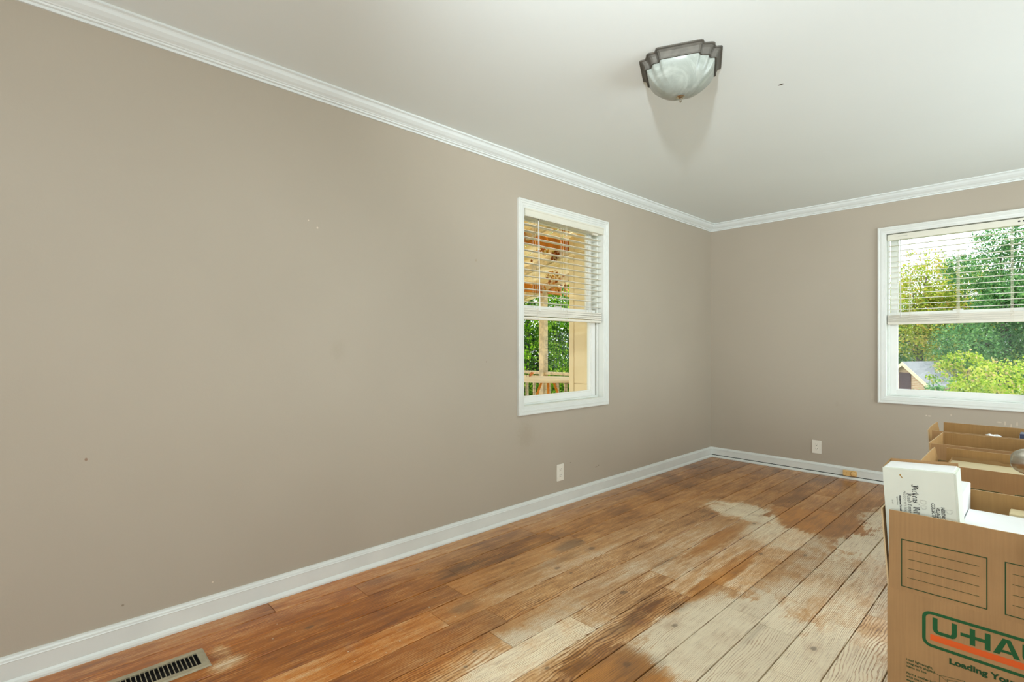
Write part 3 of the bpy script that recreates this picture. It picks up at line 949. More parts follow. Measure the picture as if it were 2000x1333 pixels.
BW, BD, BH, FLAP, CT = .465, .462, .406, .229, .004
def print_body(par, y):
    """logo panel printed on the front, x measured from the left edge, z from the floor"""
    M = faceM(0, y, 0)
    bm = bmesh.new()
    ring_flat(bm, rounded(.081, .386, .270, .370, .020), rounded(.089, .378, .278, .362, .013), M)
    L = lambda pts: flat(bm, pts, M)
    z0, z1 = .311, .355
    # U
    def U(x):
        L([(x, z1), (x, z0 + .012), (x + .011, z0 + .013), (x + .011, z1)])
        L([(x, z0 + .012), (x + .003, z0 + .004), (x + .010, z0), (x + .013, z0 + .009), (x + .011, z0 + .013)])
        L([(x + .010, z0), (x + .042, z0), (x + .039, z0 + .009), (x + .013, z0 + .009)])
        L([(x + .042, z0), (x + .049, z0 + .004), (x + .052, z0 + .012), (x + .041, z0 + .013), (x + .039, z0 + .009)])
        L([(x + .041, z0 + .013), (x + .052, z0 + .012), (x + .052, z1), (x + .041, z1)])
    U(.104)
    # +H (the dash runs through the first stem)
    L([(.163, .328), (.182, .328), (.182, .337), (.163, .337)])
    L([(.182, z0), (.193, z0), (.193, z1), (.182, z1)])
    L([(.193, .328), (.212, .328), (.212, .337), (.193, .337)])
    L([(.212, z0), (.223, z0), (.223, z1), (.212, z1)])
    # A
    L([(.228, z0), (.240, z0), (.2535, .347), (.2535, z1), (.246, z1)])
    L([(.2535, .347), (.267, z0), (.279, z0), (.261, z1), (.2535, z1)])
    L([(.2429, .3185), (.2641, .3185), (.2614, .3255), (.2456, .3255)])
    U(.2825)
    # L
    L([(.341, z0), (.353, z0), (.353, z1), (.341, z1)])
    L([(.353, z0), (.371, z0), (.371, z0 + .010), (.353, z0 + .010)])
    a = mesh_obj('printed_logo', bm, M_green, par)
    bm = bmesh.new(); flat(bm, [(.099, .2895), (.371, .2895), (.371, .3065), (.099, .3065)], M)
    mesh_obj('orange_stripe', bm, M_orange, par)
    text_mesh('printed_text', 'Loading Your', .0215, M_dgreen, par, faceM(.139, y - .0003, .2415), bold=.0009, sx=1.16)
    text_mesh('printed_text', 'Box', .0215, M_dgreen, par, faceM(.304, y - .0003, .2415), bold=.0009, sx=1.16)
    for i, s in enumerate(('Load lightweight,', 'irregularly shaped', 'items on top.', '', 'Pack a smaller box', 'with the heavy and', 'expensive items', 'right side up.')):
        if s: text_mesh('printed_text', s, .0088, M_dgreen, par, faceM(.045, y - .0003, .2085 - i * .0098), bold=.00012, sx=1.0)
    bm = bmesh.new()
    for a_, b_ in (((.119, .060), (.119, .199)), ((.119, .199), (.171, .207)), ((.171, .207), (.171, .196)), ((.171, .207), (.196, .190)), ((.119, .199), (.150, .181)), ((.150, .181), (.150, .050)),
                   ((.150, .181), (.196, .190)), ((.196, .190), (.196, .062)), ((.150, .050), (.196, .062)), ((.119, .060), (.150, .050)), ((.093, .205), (.119, .198)), ((.135, .194), (.160, .199)), ((.135, .194), (.139, .184)), ((.105, .176), (.119, .176)),
                   ((.25, .05), (.25, .19)), ((.25, .19), (.33, .20)), ((.33, .20), (.33, .06)), ((.25, .05), (.33, .06)), ((.25, .13), (.33, .14)), ((.29, .055), (.29, .195))):
        line2(bm, a_, b_, .0009, M)
    mesh_obj('printed_drawing', bm, M_dgreen, par)
def print_flap(par, y, zb):
    """two address panels on the flap, z from the crease"""
    M = faceM(0, y, 0)
    for x in (.033, .250):
        bm = bmesh.new()
        o_ = [(x, .013), (x + .184, .013), (x + .184, .151), (x, .151)]
        w = .0022
        ring_flat(bm, o_, [(x + w, .013 + w), (x + .184 - w, .013 + w), (x + .184 - w, .151 - w), (x + w, .151 - w)], M)
        for k in range(4):
            zz = .123 - k * .0268
            line2(bm, (x + .0145, zz), (x + .168, zz), .0011, M)
        mesh_obj('address_panel', bm, M_dgreen, par)

def board(bm, x0, x1, y0, y1, z0, z1):
    box(bm, x0, x1, y0, y1, z0, z1)
def flap_mesh(w, h, t, bow=0.0, seed=0):
    """sheet standing on its crease: x 0..w, z 0..h, with cut corners, slightly bowed"""
    r = random.Random(seed)
    bm = bmesh.new()
    nx, nz = 6, 5
    g0, g1 = [], []
    for j in range(nz + 1):
        q = j / nz; a, b = [], []
        for i in range(nx + 1):
            s = i / nx
            xx = s * w
            ins = .0025 + .002 * q
            xx = ins + s * (w - 2 * ins)
            yy = bow * (q ** 2) * math.sin(math.pi * (.35 + .65 * s)) + (r.random() - .5) * .0006
            zz = q * h + ((r.random() - .5) * .0012 if j == nz else 0)
            a.append(bm.verts.new((xx, yy, zz))); b.append(bm.verts.new((xx, yy + t, zz)))
        g0.append(a); g1.append(b)
    for j in range(nz):
        for i in range(nx):
            bm.faces.new((g0[j][i], g0[j][i + 1], g0[j + 1][i + 1], g0[j + 1][i]))
            f = bm.faces.new((g1[j][i + 1], g1[j][i], g1[j + 1][i], g1[j + 1][i + 1])); f.material_index = 1
    for i in range(nx):
        f = bm.faces.new((g0[nz][i], g0[nz][i + 1], g1[nz][i + 1], g1[nz][i])); f.material_index = 2
        bm.faces.new((g1[0][i], g1[0][i + 1], g0[0][i + 1], g0[0][i]))
    for j in range(nz):
        for i_ in (0, nx):
            f = bm.faces.new((g0[j][i_], g0[j + 1][i_], g1[j + 1][i_], g1[j][i_])); f.material_index = 2
    bmesh.ops.recalc_face_normals(bm, faces=bm.faces[:])
    return bm
MK = [M_kraft, M_kraft_in, M_kraft_edge]
def moving_box(x, y, label, rz=0.0, lean=(1, 1, 3.5, 2), bows=(0, 0, 0, 0), seed=0, group='open moving boxes in a row'):
    """lean in degrees outward: front, back, left, right"""
    root = tag(empty('cardboard_box', (x, y, 0), (0, 0, rz)), label, 'box', group)
    bm = bmesh.new()
    e = .001
    z0 = .001
    # four walls and the bottom
    for (a0, a1, b0, b1) in ((0, BW, 0, CT), (0, BW, BD - CT, BD), (0, CT, CT, BD - CT), (BW - CT, BW, CT, BD - CT)):
        box(bm, a0, a1, b0, b1, z0, BH)
    box(bm, CT, BW - CT, CT, BD - CT, z0, z0 + .006)
    body = mesh_obj('body', bm, None, root, mats=MK)
    me = body.data
    for p in me.polygons:
        c = p.center; n = p.normal
        inside = CT - e <= c.x <= BW - CT + e and CT - e <= c.y <= BD - CT + e and n.z < .5 or (abs(c.z - z0 - .006) < .002)
        if inside: p.material_index = 1
        if n.z > .9 and c.z > BH - .01: p.material_index = 2
    print_body(body, -.0003)
    L = math.radians
    def flap(w, loc, rot, bow, sd):
        o = mesh_obj('flap', flap_mesh(w, FLAP, CT, bow, sd), None, root, mats=MK)
        o.location = loc; o.rotation_euler = rot; o.rotation_mode = 'XYZ'
        return o
    f = flap(BW, (0, 0, BH), (L(lean[0]), 0, 0), bows[0], seed); print_flap(f, -.0010, 0)
    flap(BW, (BW, BD, BH), (L(lean[1]), 0, math.pi), bows[1], seed + 1)
    flap(BD, (0, BD, BH), (L(lean[2]), 0, -math.pi / 2), bows[2], seed + 2)
    flap(BD, (BW, 0, BH), (L(lean[3]), 0, math.pi / 2), bows[3], seed + 3)
    return root

moving_box(-.332, 1.843, 'nearest open cardboard box, printed front facing the camera', 0, (0, 0, 4.2, 2), (0, 0, -.004, 0), 1)
moving_box(-.343, 2.695, 'open cardboard box holding a cream carton, just behind the white-filled one', 0, (0, 0, 9, 2), (0, 0, -.006, 0), 11)
moving_box(-.412, 3.246, 'empty-looking open cardboard box, third from the front of the row', 0, (0, 0, 1.5, 2), (0, 0, .003, 0), 21)
moving_box(-.470, 3.742, 'open cardboard box standing nearest the far wall, beneath the window', 0, (0, 0, 4, 2), (0, 0, -.014, 0), 31)

# ------------------------------------------------------------------ what the boxes hold
def carton(name, x0, x1, y0, y1, z0, z1, mat, label, rot=(0, 0, 0), cat='carton', bevel=.002, group=None):
    root = tag(empty(name, (x0, y0, z0), rot), label, cat, group)
    bm = bmesh.new(); box(bm, 0, x1 - x0, 0, y1 - y0, 0, z1 - z0)
    bmesh.ops.bevel(bm, geom=bm.edges[:], offset=bevel, segments=2, affect='EDGES')
    mesh_obj('body', bm, mat, root)
    return root
# kraft carton under the tall white one
c0 = carton('kraft_carton', -.325, -.14, 1.853, 2.03, .008, .325, M_kraft, 'kraft carton under the tall white carton in the nearest box')
bx('tape', .08, .105, .0, .177, .317, .3175, M_kraft_edge, c0)

# tall white carton with old-style lettering, leaning a little
TW, TD, THt = .166, .118, .410
dk_root = tag(empty('lettered_carton', (-.3245, 1.866, .345), (0, math.radians(-3.4), math.radians(1.0))), 'tall white carton with sideways black lettering leaning in the nearest box', 'carton')
bm = bmesh.new(); box(bm, 0, TW, 0, TD, 0, THt)
bmesh.ops.bevel(bm, geom=bm.edges[:], offset=.0025, segments=2, affect='EDGES')
mesh_obj('body', bm, M_carton, dk_root)
bx('top_flap', .006, TW - .004, .006, TD - .010, THt, THt + .0012, M_carton2, dk_root)  # whiter sheet than the front: window light on the top put into colour
# open kraft-lined lid edge standing at the back, folded around the left
bm = bmesh.new()
box(bm, .004, TW - .001, TD - .006, TD - .003, THt - .02, THt + .009)
mesh_obj('lid_edge', bm, M_kraft, dk_root)
bm = bmesh.new()
a = [bm.verts.new(p) for p in ((.001, .006, THt), (.001, TD - .004, THt), (.003, TD - .004, THt + .009), (.0030, .006, THt), (.0030, TD - .004, THt), (.005, TD - .004, THt + .009))]
bm.faces.new(a[:3]); bm.faces.new(a[3:][::-1]); bm.faces.new((a[0], a[2], a[5], a[3])); bm.faces.new((a[1], a[4], a[5], a[2])); bm.faces.new((a[0], a[3], a[4], a[1]))
mesh_obj('lid_edge', bm, M_kraft_in, dk_root)
# second layer of card along the right edge
bx('side_flap', TW + .0002, TW + .003, .002, TD - .004, .0, THt - .004, M_carton, dk_root, .0005)
# torn nick near the top edge
bm = bmesh.new(); flat(bm, [(.040, .392), (.0435, .394), (.0445, .3885), (.0475, .384), (.050, .3815), (.0455, .3825), (.042, .387)], faceM(0, -.0003, 0))
mesh_obj('torn_nick', bm, simple('torn_card', (176, 140, 80), .9), dk_root)

# blackletter with a broad nib: polylines swept by a slanted nib
NIB = Vector((.090, .075))
GL = {
 'D': (.80, [[(.12, .98), (.50, 1.0), (.74, .82), (.74, .26), (.50, .02), (.14, .0)], [(.30, .98), (.30, .02)], [(.0, .86), (.14, 1.02)], [(.44, .84), (.44, .2)], [(.02, .12), (.16, .0)]]),
 'i': (.30, [[(.04, .60), (.14, .68), (.14, .08), (.24, .0)], [(.13, .86), (.18, .92)]]),
 'c': (.42, [[(.36, .60), (.24, .68), (.10, .56), (.10, .12), (.22, .0), (.36, .10)]]),
 'k': (.50, [[(.04, .92), (.14, 1.0), (.14, .0)], [(.14, .44), (.36, .66), (.40, .50), (.20, .38), (.36, .04), (.44, .0)]]),
 'e': (.42, [[(.12, .30), (.34, .44), (.34, .58), (.22, .68), (.10, .56), (.10, .12), (.22, .0), (.36, .10)]]),
 'n': (.52, [[(.02, .60), (.12, .68), (.12, .0)], [(.12, .54), (.28, .68), (.38, .58), (.38, .08), (.48, .0)]]),
 's': (.40, [[(.34, .60), (.22, .68), (.10, .56), (.12, .42), (.32, .26), (.32, .10), (.20, .0), (.06, .08)]]),
 "'": (.20, [[(.06, 1.02), (.12, .98), (.06, .80)]]),
 'V': (.70, [[(.02, .88), (.14, 1.0), (.22, .84), (.22, .16), (.40, .0), (.62, .22), (.62, .84), (.44, 1.0), (.38, .86)], [(.40, .78), (.40, .24)]]),
 'l': (.28, [[(.04, .92), (.12, 1.0), (.12, .08), (.22, .0)]]),
 'a': (.48, [[(.08, .58), (.24, .68), (.36, .56), (.36, .08), (.44, .0)], [(.36, .38), (.14, .30), (.08, .12), (.18, .0), (.36, .12)]]),
 'g': (.48, [[(.38, .66), (.16, .68), (.10, .52), (.10, .18), (.20, .06), (.36, .14)], [(.36, .68), (.36, -.16), (.22, -.28), (.06, -.18)]]),
 'v': (.46, [[(.04, .62), (.12, .68), (.12, .10), (.24, .0), (.38, .12), (.38, .58), (.26, .68)]]),
 'd': (.48, [[(.12, .98), (.38, .60), (.38, .12), (.22, .0), (.10, .12), (.10, .54), (.24, .66), (.36, .58)]]),
 'o': (.46, [[(.24, .68), (.10, .56), (.10, .12), (.24, .0), (.38, .12), (.38, .56), (.24, .68)]]),
 'p': (.48, [[(.04, .62), (.12, .68), (.12, -.3)], [(.12, .58), (.26, .68), (.38, .56), (.38, .12), (.24, .0), (.12, .08)]]),
 'C': (.62, [[(.56, .88), (.40, 1.0), (.14, .82), (.12, .20), (.34, .0), (.56, .16)], [(.34, .90), (.34, .14)]]),
 ' ': (.30, []),
 'r': (.36, [[(.02, .60), (.12, .68), (.12, .08), (.20, .0)], [(.12, .54), (.28, .68), (.34, .60)]]),
}
def blackletter(s, size, mat, parent, M, w=1.0):
    bm = bmesh.new(); x = 0
    nb = NIB * size * w
    for ch in s:
        adv, st = GL.get(ch, GL['o'])
        for pl in st:
            for a, b in zip(pl, pl[1:]):
                a = Vector(((x + a[0]) * size, a[1] * size)); b = Vector(((x + b[0]) * size, b[1] * size))
                d = b - a
                if abs(d.x * nb.y - d.y * nb.x) < 1e-9: continue
                flat(bm, [a - nb / 2, b - nb / 2, b + nb / 2, a + nb / 2], M, .0002)
        x += adv + .06
    return mesh_obj('lettering', bm, mat, parent)
# text runs downward: local x -> -z, local y -> +x
def down(x, z): return Matrix.Translation((x, -.0006, z)) @ Matrix(((0, 1, 0, 0), (0, 0, -1, 0), (-1, 0, 0, 0), (0, 0, 0, 1)))
blackletter("Dickens' Village", .0142, M_ink, dk_root, down(.068, .366), 1.3)
blackletter("David Copper", .0098, M_ink, dk_root, down(.0555, .340), 1.15)
text_mesh('lettering', "PEGGOTTY'S SEASIDE", .0082, M_greyink, dk_root, down(.0465, .345), sx=.95)
text_mesh('lettering', 'Handpainted Porcelain', .0062, M_ink, dk_root, down(.0365, .330), bold=.0002, sx=.85)
text_mesh('lettering', 'Lighted House', .0050, M_greyink, dk_root, down(.0300, .326), sx=.85)
text_mesh('lettering', 'Set of 1', .0050, M_greyink, dk_root, down(.0180, .315), sx=.85)
text_mesh('lettering', 'COLLECTION', 0.0118, M_ink, dk_root, down(.1095, .319), bold=.0001, sx=.78, shear=.15, space=.9)
text_mesh('lettering', 'VILLAGE', 0.0118, M_ink, dk_root, down(.1200, .309), bold=.0001, sx=.78, shear=.15, space=.9)
text_mesh('lettering', 'HERITAGE', 0.0118, M_ink, dk_root, down(.1305, .311), bold=.0001, sx=.78, shear=.15, space=.9)
bm = bmesh.new()
for (cx, cz, s_) in ((.092, .318, 1), (.092, .303, .9), (.148, .300, 1)):
    for r_ in (.0075, .0055):
        pts = [(cx + r_ * s_ * math.cos(t) * (1 + .25 * math.sin(3 * t)), cz + r_ * s_ * math.sin(t) * (1 + .2 * math.cos(2 * t))) for t in [2 * math.pi * k / 22 for k in range(23)]]
        for a, b in zip(pts, pts[1:]): line2(bm, a, b, .0004, faceM(0, -.0003, 0), .0001)
mesh_obj('scroll_ornament', bm, M_greyink, dk_root)

c = carton('narrow_carton', -.298, -.184, 2.062, 2.285, .010, .662, M_carton2, 'narrow white carton standing behind the lettered one in the nearest box')
bx('end_flap', .060, .1145, -.0016, -.0002, .05, .648, M_carton, c)
c = carton('flat_carton', -.180, .122, 1.853, 2.212, .010, .588, M_carton2, 'blank white carton filling the right side of the nearest box')
bx('lid', -.001, .303, -.001, .360, .578, .5795, M_carton2, c)
bx('tape', .14, .17, 0, .359, .5796, .580, simple('clear_tape', (222, 226, 224), .15), c)
# small reddish item between the cartons and the back flap
t_ = tag(empty('trinket', (-.085, 2.222, .005)), 'small cream and maroon item tucked behind the blank white carton', 'trinket')
bx('body', 0, .05, 0, .06, 0, .578, simple('maroon_plastic', (110, 52, 50), .5), t_, .004)
bx('lid', -.004, .054, -.002, .062, .578, .592, M_cream, t_, .003)

# cream carton in the second box, its torn lid edges standing
c = carton('cream_carton', -.318, .095, 2.712, 3.13, .010, .585, M_cream, 'cream chipboard carton with torn edges inside the second box')
bm = bmesh.new()
r = random.Random(5)
def torn(p0, p1, h, n=26):
    p0 = Vector(p0); p1 = Vector(p1); d = (p1 - p0).normalized(); nn = Vector((-d.y, d.x, 0)) * .0012
    prev = None
    for k in range(n + 1):
        p = p0.lerp(p1, k / n); hh = h * (.55 + .9 * r.random())
        q = [bm.verts.new(p - nn), bm.verts.new(p + nn), bm.verts.new(p + nn + Vector((0, 0, hh))), bm.verts.new(p - nn + Vector((0, 0, hh)))]
        if prev:
            for i in range(4): bm.faces.new((prev[i], prev[(i + 1) % 4], q[(i + 1) % 4], q[i]))
        prev = q
torn((.002, .415, .574), (.41, .415, .574), .014)
torn((.002, .02, .574), (.002, .415, .574), .012)
bmesh.ops.recalc_face_normals(bm, faces=bm.faces[:])
mesh_obj('torn_rim', bm, simple('torn_chipboard', (150, 118, 76), .9), c)
# things in the farthest box
def tissue(loc, s, seed, label):
    bm = bmesh.new()
    bmesh.ops.create_icosphere(bm, subdivisions=3, radius=s)
    for v in bm.verts:
        nz_ = mnoise.noise(v.co * (3.2 / s) * .35 + Vector((seed, 0, 0)))
        v.co *= 1 + .45 * nz_; v.co.z *= .62
    o = mesh_obj('crumpled_tissue', bm, M_carton2); o.location = loc
    return tag(o, label, 'tissue')
tissue((-.232, 3.86, .618), .020, 1.0, 'crumpled white tissue above the rim of the farthest box, toward its corner')
tissue((-.204, 3.87, .617), .018, 4.0, 'second crumpled white tissue touching the first in the farthest box')
kc = carton('packed_carton', -.30, -.12, 3.78, 3.95, .010, .603, M_kraft_in, 'kraft carton under the tissue in the farthest box')
bx('tape', .07, .11, 0, .17, .593, .5936, M_kraft_edge, kc)
bc = carton('blue_carton', -.112, .0, 3.80, 3.90, .010, .652, simple('navy_card', (58, 66, 92), .5), 'dark blue packet with white label at the edge of the farthest box')
bx('label', -.0012, -.0002, .01, .09, .56, .63, M_carton2, bc)
wc = carton('small_white_carton', -.118, -.114, 3.80, 3.90, .010, .612, M_carton2, 'thin white sheet beside the dark blue packet', cat='card', bevel=.001)

# ------------------------------------------------------------------ outdoors
M_grass = simple('grass_ground', (96, 112, 58), .9, var=.2, scale=3)
tag(bx('ground', -70, 60, -40, 90, -3.3, -3.1, M_grass), kind='structure')
M_siding = simple('cream_siding', (236, 218, 176), .6, var=.01)
M_oldwood = simple('weathered_wood', (226, 208, 174), .8, var=.12, scale=14)
M_paleboard = simple('pale_roof_boards', (238, 228, 206), .8, var=.1, scale=9)
def poly_mat():
    m, nt, N, Lk, P = new_mat('translucent_roof_panel'); g = G(nt)
    n = g.noise(g.objco(), 4, 3)
    c = g.mix(g.smooth(n, .3, .7), srgb(214, 196, 150), srgb(244, 234, 208))
    tl = N.new('ShaderNodeBsdfTranslucent'); df = N.new('ShaderNodeBsdfDiffuse'); mx = N.new('ShaderNodeMixShader')
    g._in(tl.inputs[0], c); g._in(df.inputs[0], c); mx.inputs[0].default_value = .5
    Lk.new(df.outputs[0], mx.inputs[1]); Lk.new(tl.outputs[0], mx.inputs[2])
    N.remove(P); Lk.new(mx.outputs[0], N['Material Output'].inputs['Surface'])
    return m
M_poly = poly_mat()
M_orangewood = simple('amber_stained_wood', (214, 136, 34), .6, var=.08, scale=12)
M_wire = simple('black_wire', (40, 36, 28), .6)
M_tabletop = simple('pale_table_top', (240, 226, 200), .6, var=.04)

# cream wing of the house beyond the side window
wg = tag(empty('house_wing', (-3.0, 3.98, 0)), 'cream painted house wing beside the porch', 'building')
def wingbox(nm, x0, x1, y0, y1, z0, z1, mat=M_siding, bev=.002): return bx(nm, x0 + 3.0, x1 + 3.0, y0 - 3.98, y1 - 3.98, z0, z1, mat, wg, bev)
wingbox('wall', -3.36, LX - T - .01, 4.0, 5.9, -3.1, 3.0)
for (a, b) in ((-.25, .735), (.741, 2.05), (2.056, 2.98)):
    wingbox('siding_panel', -3.31, LX - T - .012, 3.988, 3.999, a, b)
wingbox('corner_board', -3.372, -3.31, 3.982, 4.012, -.3, 2.98)

deck = tag(empty('porch_deck', (-3.9, 3.0, -.2)), 'weathered wooden porch deck outside the side window', 'deck')
yy = 0
for k in range(30):
    o = bx('deck_board', -1.9, 1.35, -2.6 + k * .146, -2.6 + k * .146 + .138, 0, .035, M_oldwood, deck) if k == 0 else link(bpy.data.objects.new('deck_board', deck.children[0].data), deck)
    if k: o.location = (0, k * .146, 0)
for px_ in (-1.8, -.3, 1.2):
    for py_ in (-2.4, 1.5):
        bx('deck_post', px_, px_ + .12, py_, py_ + .12, -2.9, 0, M_oldwood, deck)

rail = tag(empty('porch_railing', (-4.6, 5.0, -.165)), 'weathered porch railing with square balusters and wire netting', 'railing')
bx('top_rail', -1.3, 1.18, -.06, .06, .90, .935, M_oldwood, rail, .003)
bx('upper_rail', -1.3, 1.18, -.02, .02, .80, .88, M_oldwood, rail, .003)
bx('lower_rail', -1.3, 1.18, -.02, .02, .08, .15, M_oldwood, rail, .003)
b0 = bx('baluster', -.019, .019, -.045, -.02, .10, .86, M_oldwood, rail, .002)
for k in range(17):
    o = b0 if k == 0 else link(bpy.data.objects.new('baluster', b0.data), rail)
    o.location = (-1.2 + k * .14, 0, 0)
bm = bmesh.new()
for k in range(48):
    x = -1.25 + k * .05; box(bm, x - .0012, x + .0012, -.052, -.0496, 0.05, 1.46)
for k in range(29):
    z = .05 + k * .05; box(bm, -1.25, 1.1, -.0525, -.0501, z - .0012, z + .0012)
tag(mesh_obj('wire_netting', bm, M_wire, rail), kind='stuff')
rail2 = tag(empty('porch_railing', (-5.75, 3.2, -.165)), 'porch railing running parallel to the house at the deck edge', 'railing')
bx('top_rail', -.06, .06, -2.6, 1.74, .90, .935, M_oldwood, rail2, .003)
bx('lower_rail', -.02, .02, -2.6, 1.74, .08, .15, M_oldwood, rail2, .003)
b1 = bx('baluster', -.02, .02, -.02, .02, .10, .90, M_oldwood, rail2, .002)
for k in range(30):
    o = b1 if k == 0 else link(bpy.data.objects.new('baluster', b1.data), rail2)
    o.location = (0, -2.5 + k * .14, 0)

roof = tag(empty('porch_roof', (-2.5, 2.8, 2.42)), 'porch roof of pale translucent panels on amber beams', 'roof')
SL = -.235
def roof_board(y0, y1, z_off, mat, nm, x0=-3.6, x1=-.02, t=.022):
    bm = bmesh.new(); v = box(bm, x0, x1, y0, y1, 0, t)
    for q in bm.verts: q.co.z += q.co.x * -SL + z_off
    return mesh_obj(nm, bm, mat, roof)
for k in range(26):
    roof_board(-2.7 + k * .20, -2.7 + k * .20 + random.uniform(.188, .196), random.uniform(0, .006), M_poly, 'roof_panel', x0=-3.6 + random.uniform(-.03, .03), t=.003)
for xb in (-.95, -2.15, -3.3):
    zt = xb * -SL
    bx('beam', xb - .03, xb + .03, -2.7, 2.5, zt - .10, zt, M_orangewood, roof, .003)
for k in range(7):
    yb = -2.4 + k * .75
    roof_board(yb, yb + .038, -.085, M_oldwood, 'rafter', t=.085)
# posts of the roof
for (nm_lab, x, y) in (('square wooden porch post standing behind the side-window table', -4.64, 4.955), ('square wooden porch post at the far deck corner', -5.72, 4.95), ('square wooden porch post at the near deck corner', -5.72, .8)):
    pr_ = tag(empty('porch_post', (x, y, -.165)), nm_lab, 'post')
    ht = 2.42 + (x + 2.5) * -SL + .165 - .03
    bx('shaft', -.043, .043, -.043, .043, 0, ht, M_oldwood, pr_, .004)
    bx('post_base', -.055, .055, -.055, .055, 0, .10, M_oldwood, pr_, .004)

# table on the porch
tb = tag(empty('porch_table', (-4.05, 4.40, -.165)), 'pale round porch table with slanted amber legs', 'table')
bm = bmesh.new()
lathe(bm, [(0, .876), (.43, .876), (.445, .878), (.45, .883), (.45, .893), (.445, .90), (0, .90)], 48)
mesh_obj('tabletop', bm, M_tabletop, tb)
for a in (75, 195, 315):
    t = math.radians(a)
    bm = bmesh.new()
    tube(bm, [(.08 * math.cos(t), .08 * math.sin(t), .86), (.44 * math.cos(t), .44 * math.sin(t), 0.0)], .019, 4)
    mesh_obj('leg', bm, M_orangewood, tb)
# a dry leaf on the table
def leaf_shape(bm, c, L, W_, axis, nrm, curl=.2):
    a = axis.normalized(); n = nrm.normalized(); s = a.cross(n).normalized()
    pts = [(-.5, 0), (-.2, .42), (.15, .5), (.5, 0), (.15, -.5), (-.2, -.42)]
    vs = [bm.verts.new(c + a * (p * L) + s * (q * W_) + n * (abs(q) * curl * W_)) for p, q in pts]
    bm.faces.new((vs[0], vs[1], vs[2], vs[3])); bm.faces.new((vs[0], vs[3], vs[4], vs[5]))
M_dry = simple('dry_leaf', (196, 120, 60), .8, var=.25, scale=20)
bm = bmesh.new(); leaf_shape(bm, Vector((0, 0, .03)), .09, .06, Vector((1, .3, .8)), Vector((-.3, -1, .3)), .6)
o = mesh_obj('dry_leaf', bm, M_dry); o.location = (-4.33, 4.42, .735); tag(o, 'curled dry orange leaf on the porch table', 'leaf')

# foliage
def leaf_mat(name, cols, rough=.6, trans=.45):
    m, nt, N, Lk, P = new_mat(name)
    g = G(nt)
    at = N.new('ShaderNodeAttribute'); at.attribute_name = 'tint'; at.attribute_type = 'GEOMETRY'
    r = N.new('ShaderNodeValToRGB')
    el = r.color_ramp.elements
    while len(el) < len(cols): el.new(.5)
    for i, c in enumerate(cols):
        el[i].position = i / (len(cols) - 1); el[i].color = srgb(*c)
    Lk.new(at.outputs['Fac'], r.inputs[0])
    c = r.outputs[0]
    df = N.new('ShaderNodeBsdfDiffuse'); tl = N.new('ShaderNodeBsdfTranslucent'); mx = N.new('ShaderNodeMixShader')
    Lk.new(c, df.inputs[0]); Lk.new(c, tl.inputs[0]); mx.inputs[0].default_value = trans
    Lk.new(df.outputs[0], mx.inputs[1]); Lk.new(tl.outputs[0], mx.inputs[2])
    N.remove(P)
    Lk.new(mx.outputs[0], N['Material Output'].inputs['Surface'])
    return m
M_leaf_bright = leaf_mat('bright_green_leaves', [(40, 84, 20), (84, 142, 26), (134, 186, 36), (204, 228, 92)])
M_leaf_green = leaf_mat('green_leaves', [(58, 96, 60), (98, 146, 88), (146, 184, 112)])
M_leaf_yellow = leaf_mat('yellow_green_leaves', [(98, 126, 56), (146, 168, 66), (188, 192, 84), (200, 164, 88)])
M_leaf_lime = leaf_mat('lime_leaves', [(90, 124, 44), (146, 180, 52), (196, 206, 84), (206, 176, 130)])
M_leaf_dark = leaf_mat('dark_green_leaves', [(24, 58, 28), (52, 96, 44), (96, 138, 66)])
M_bark = simple('grey_bark', (92, 86, 76), .9, var=.15, scale=12)

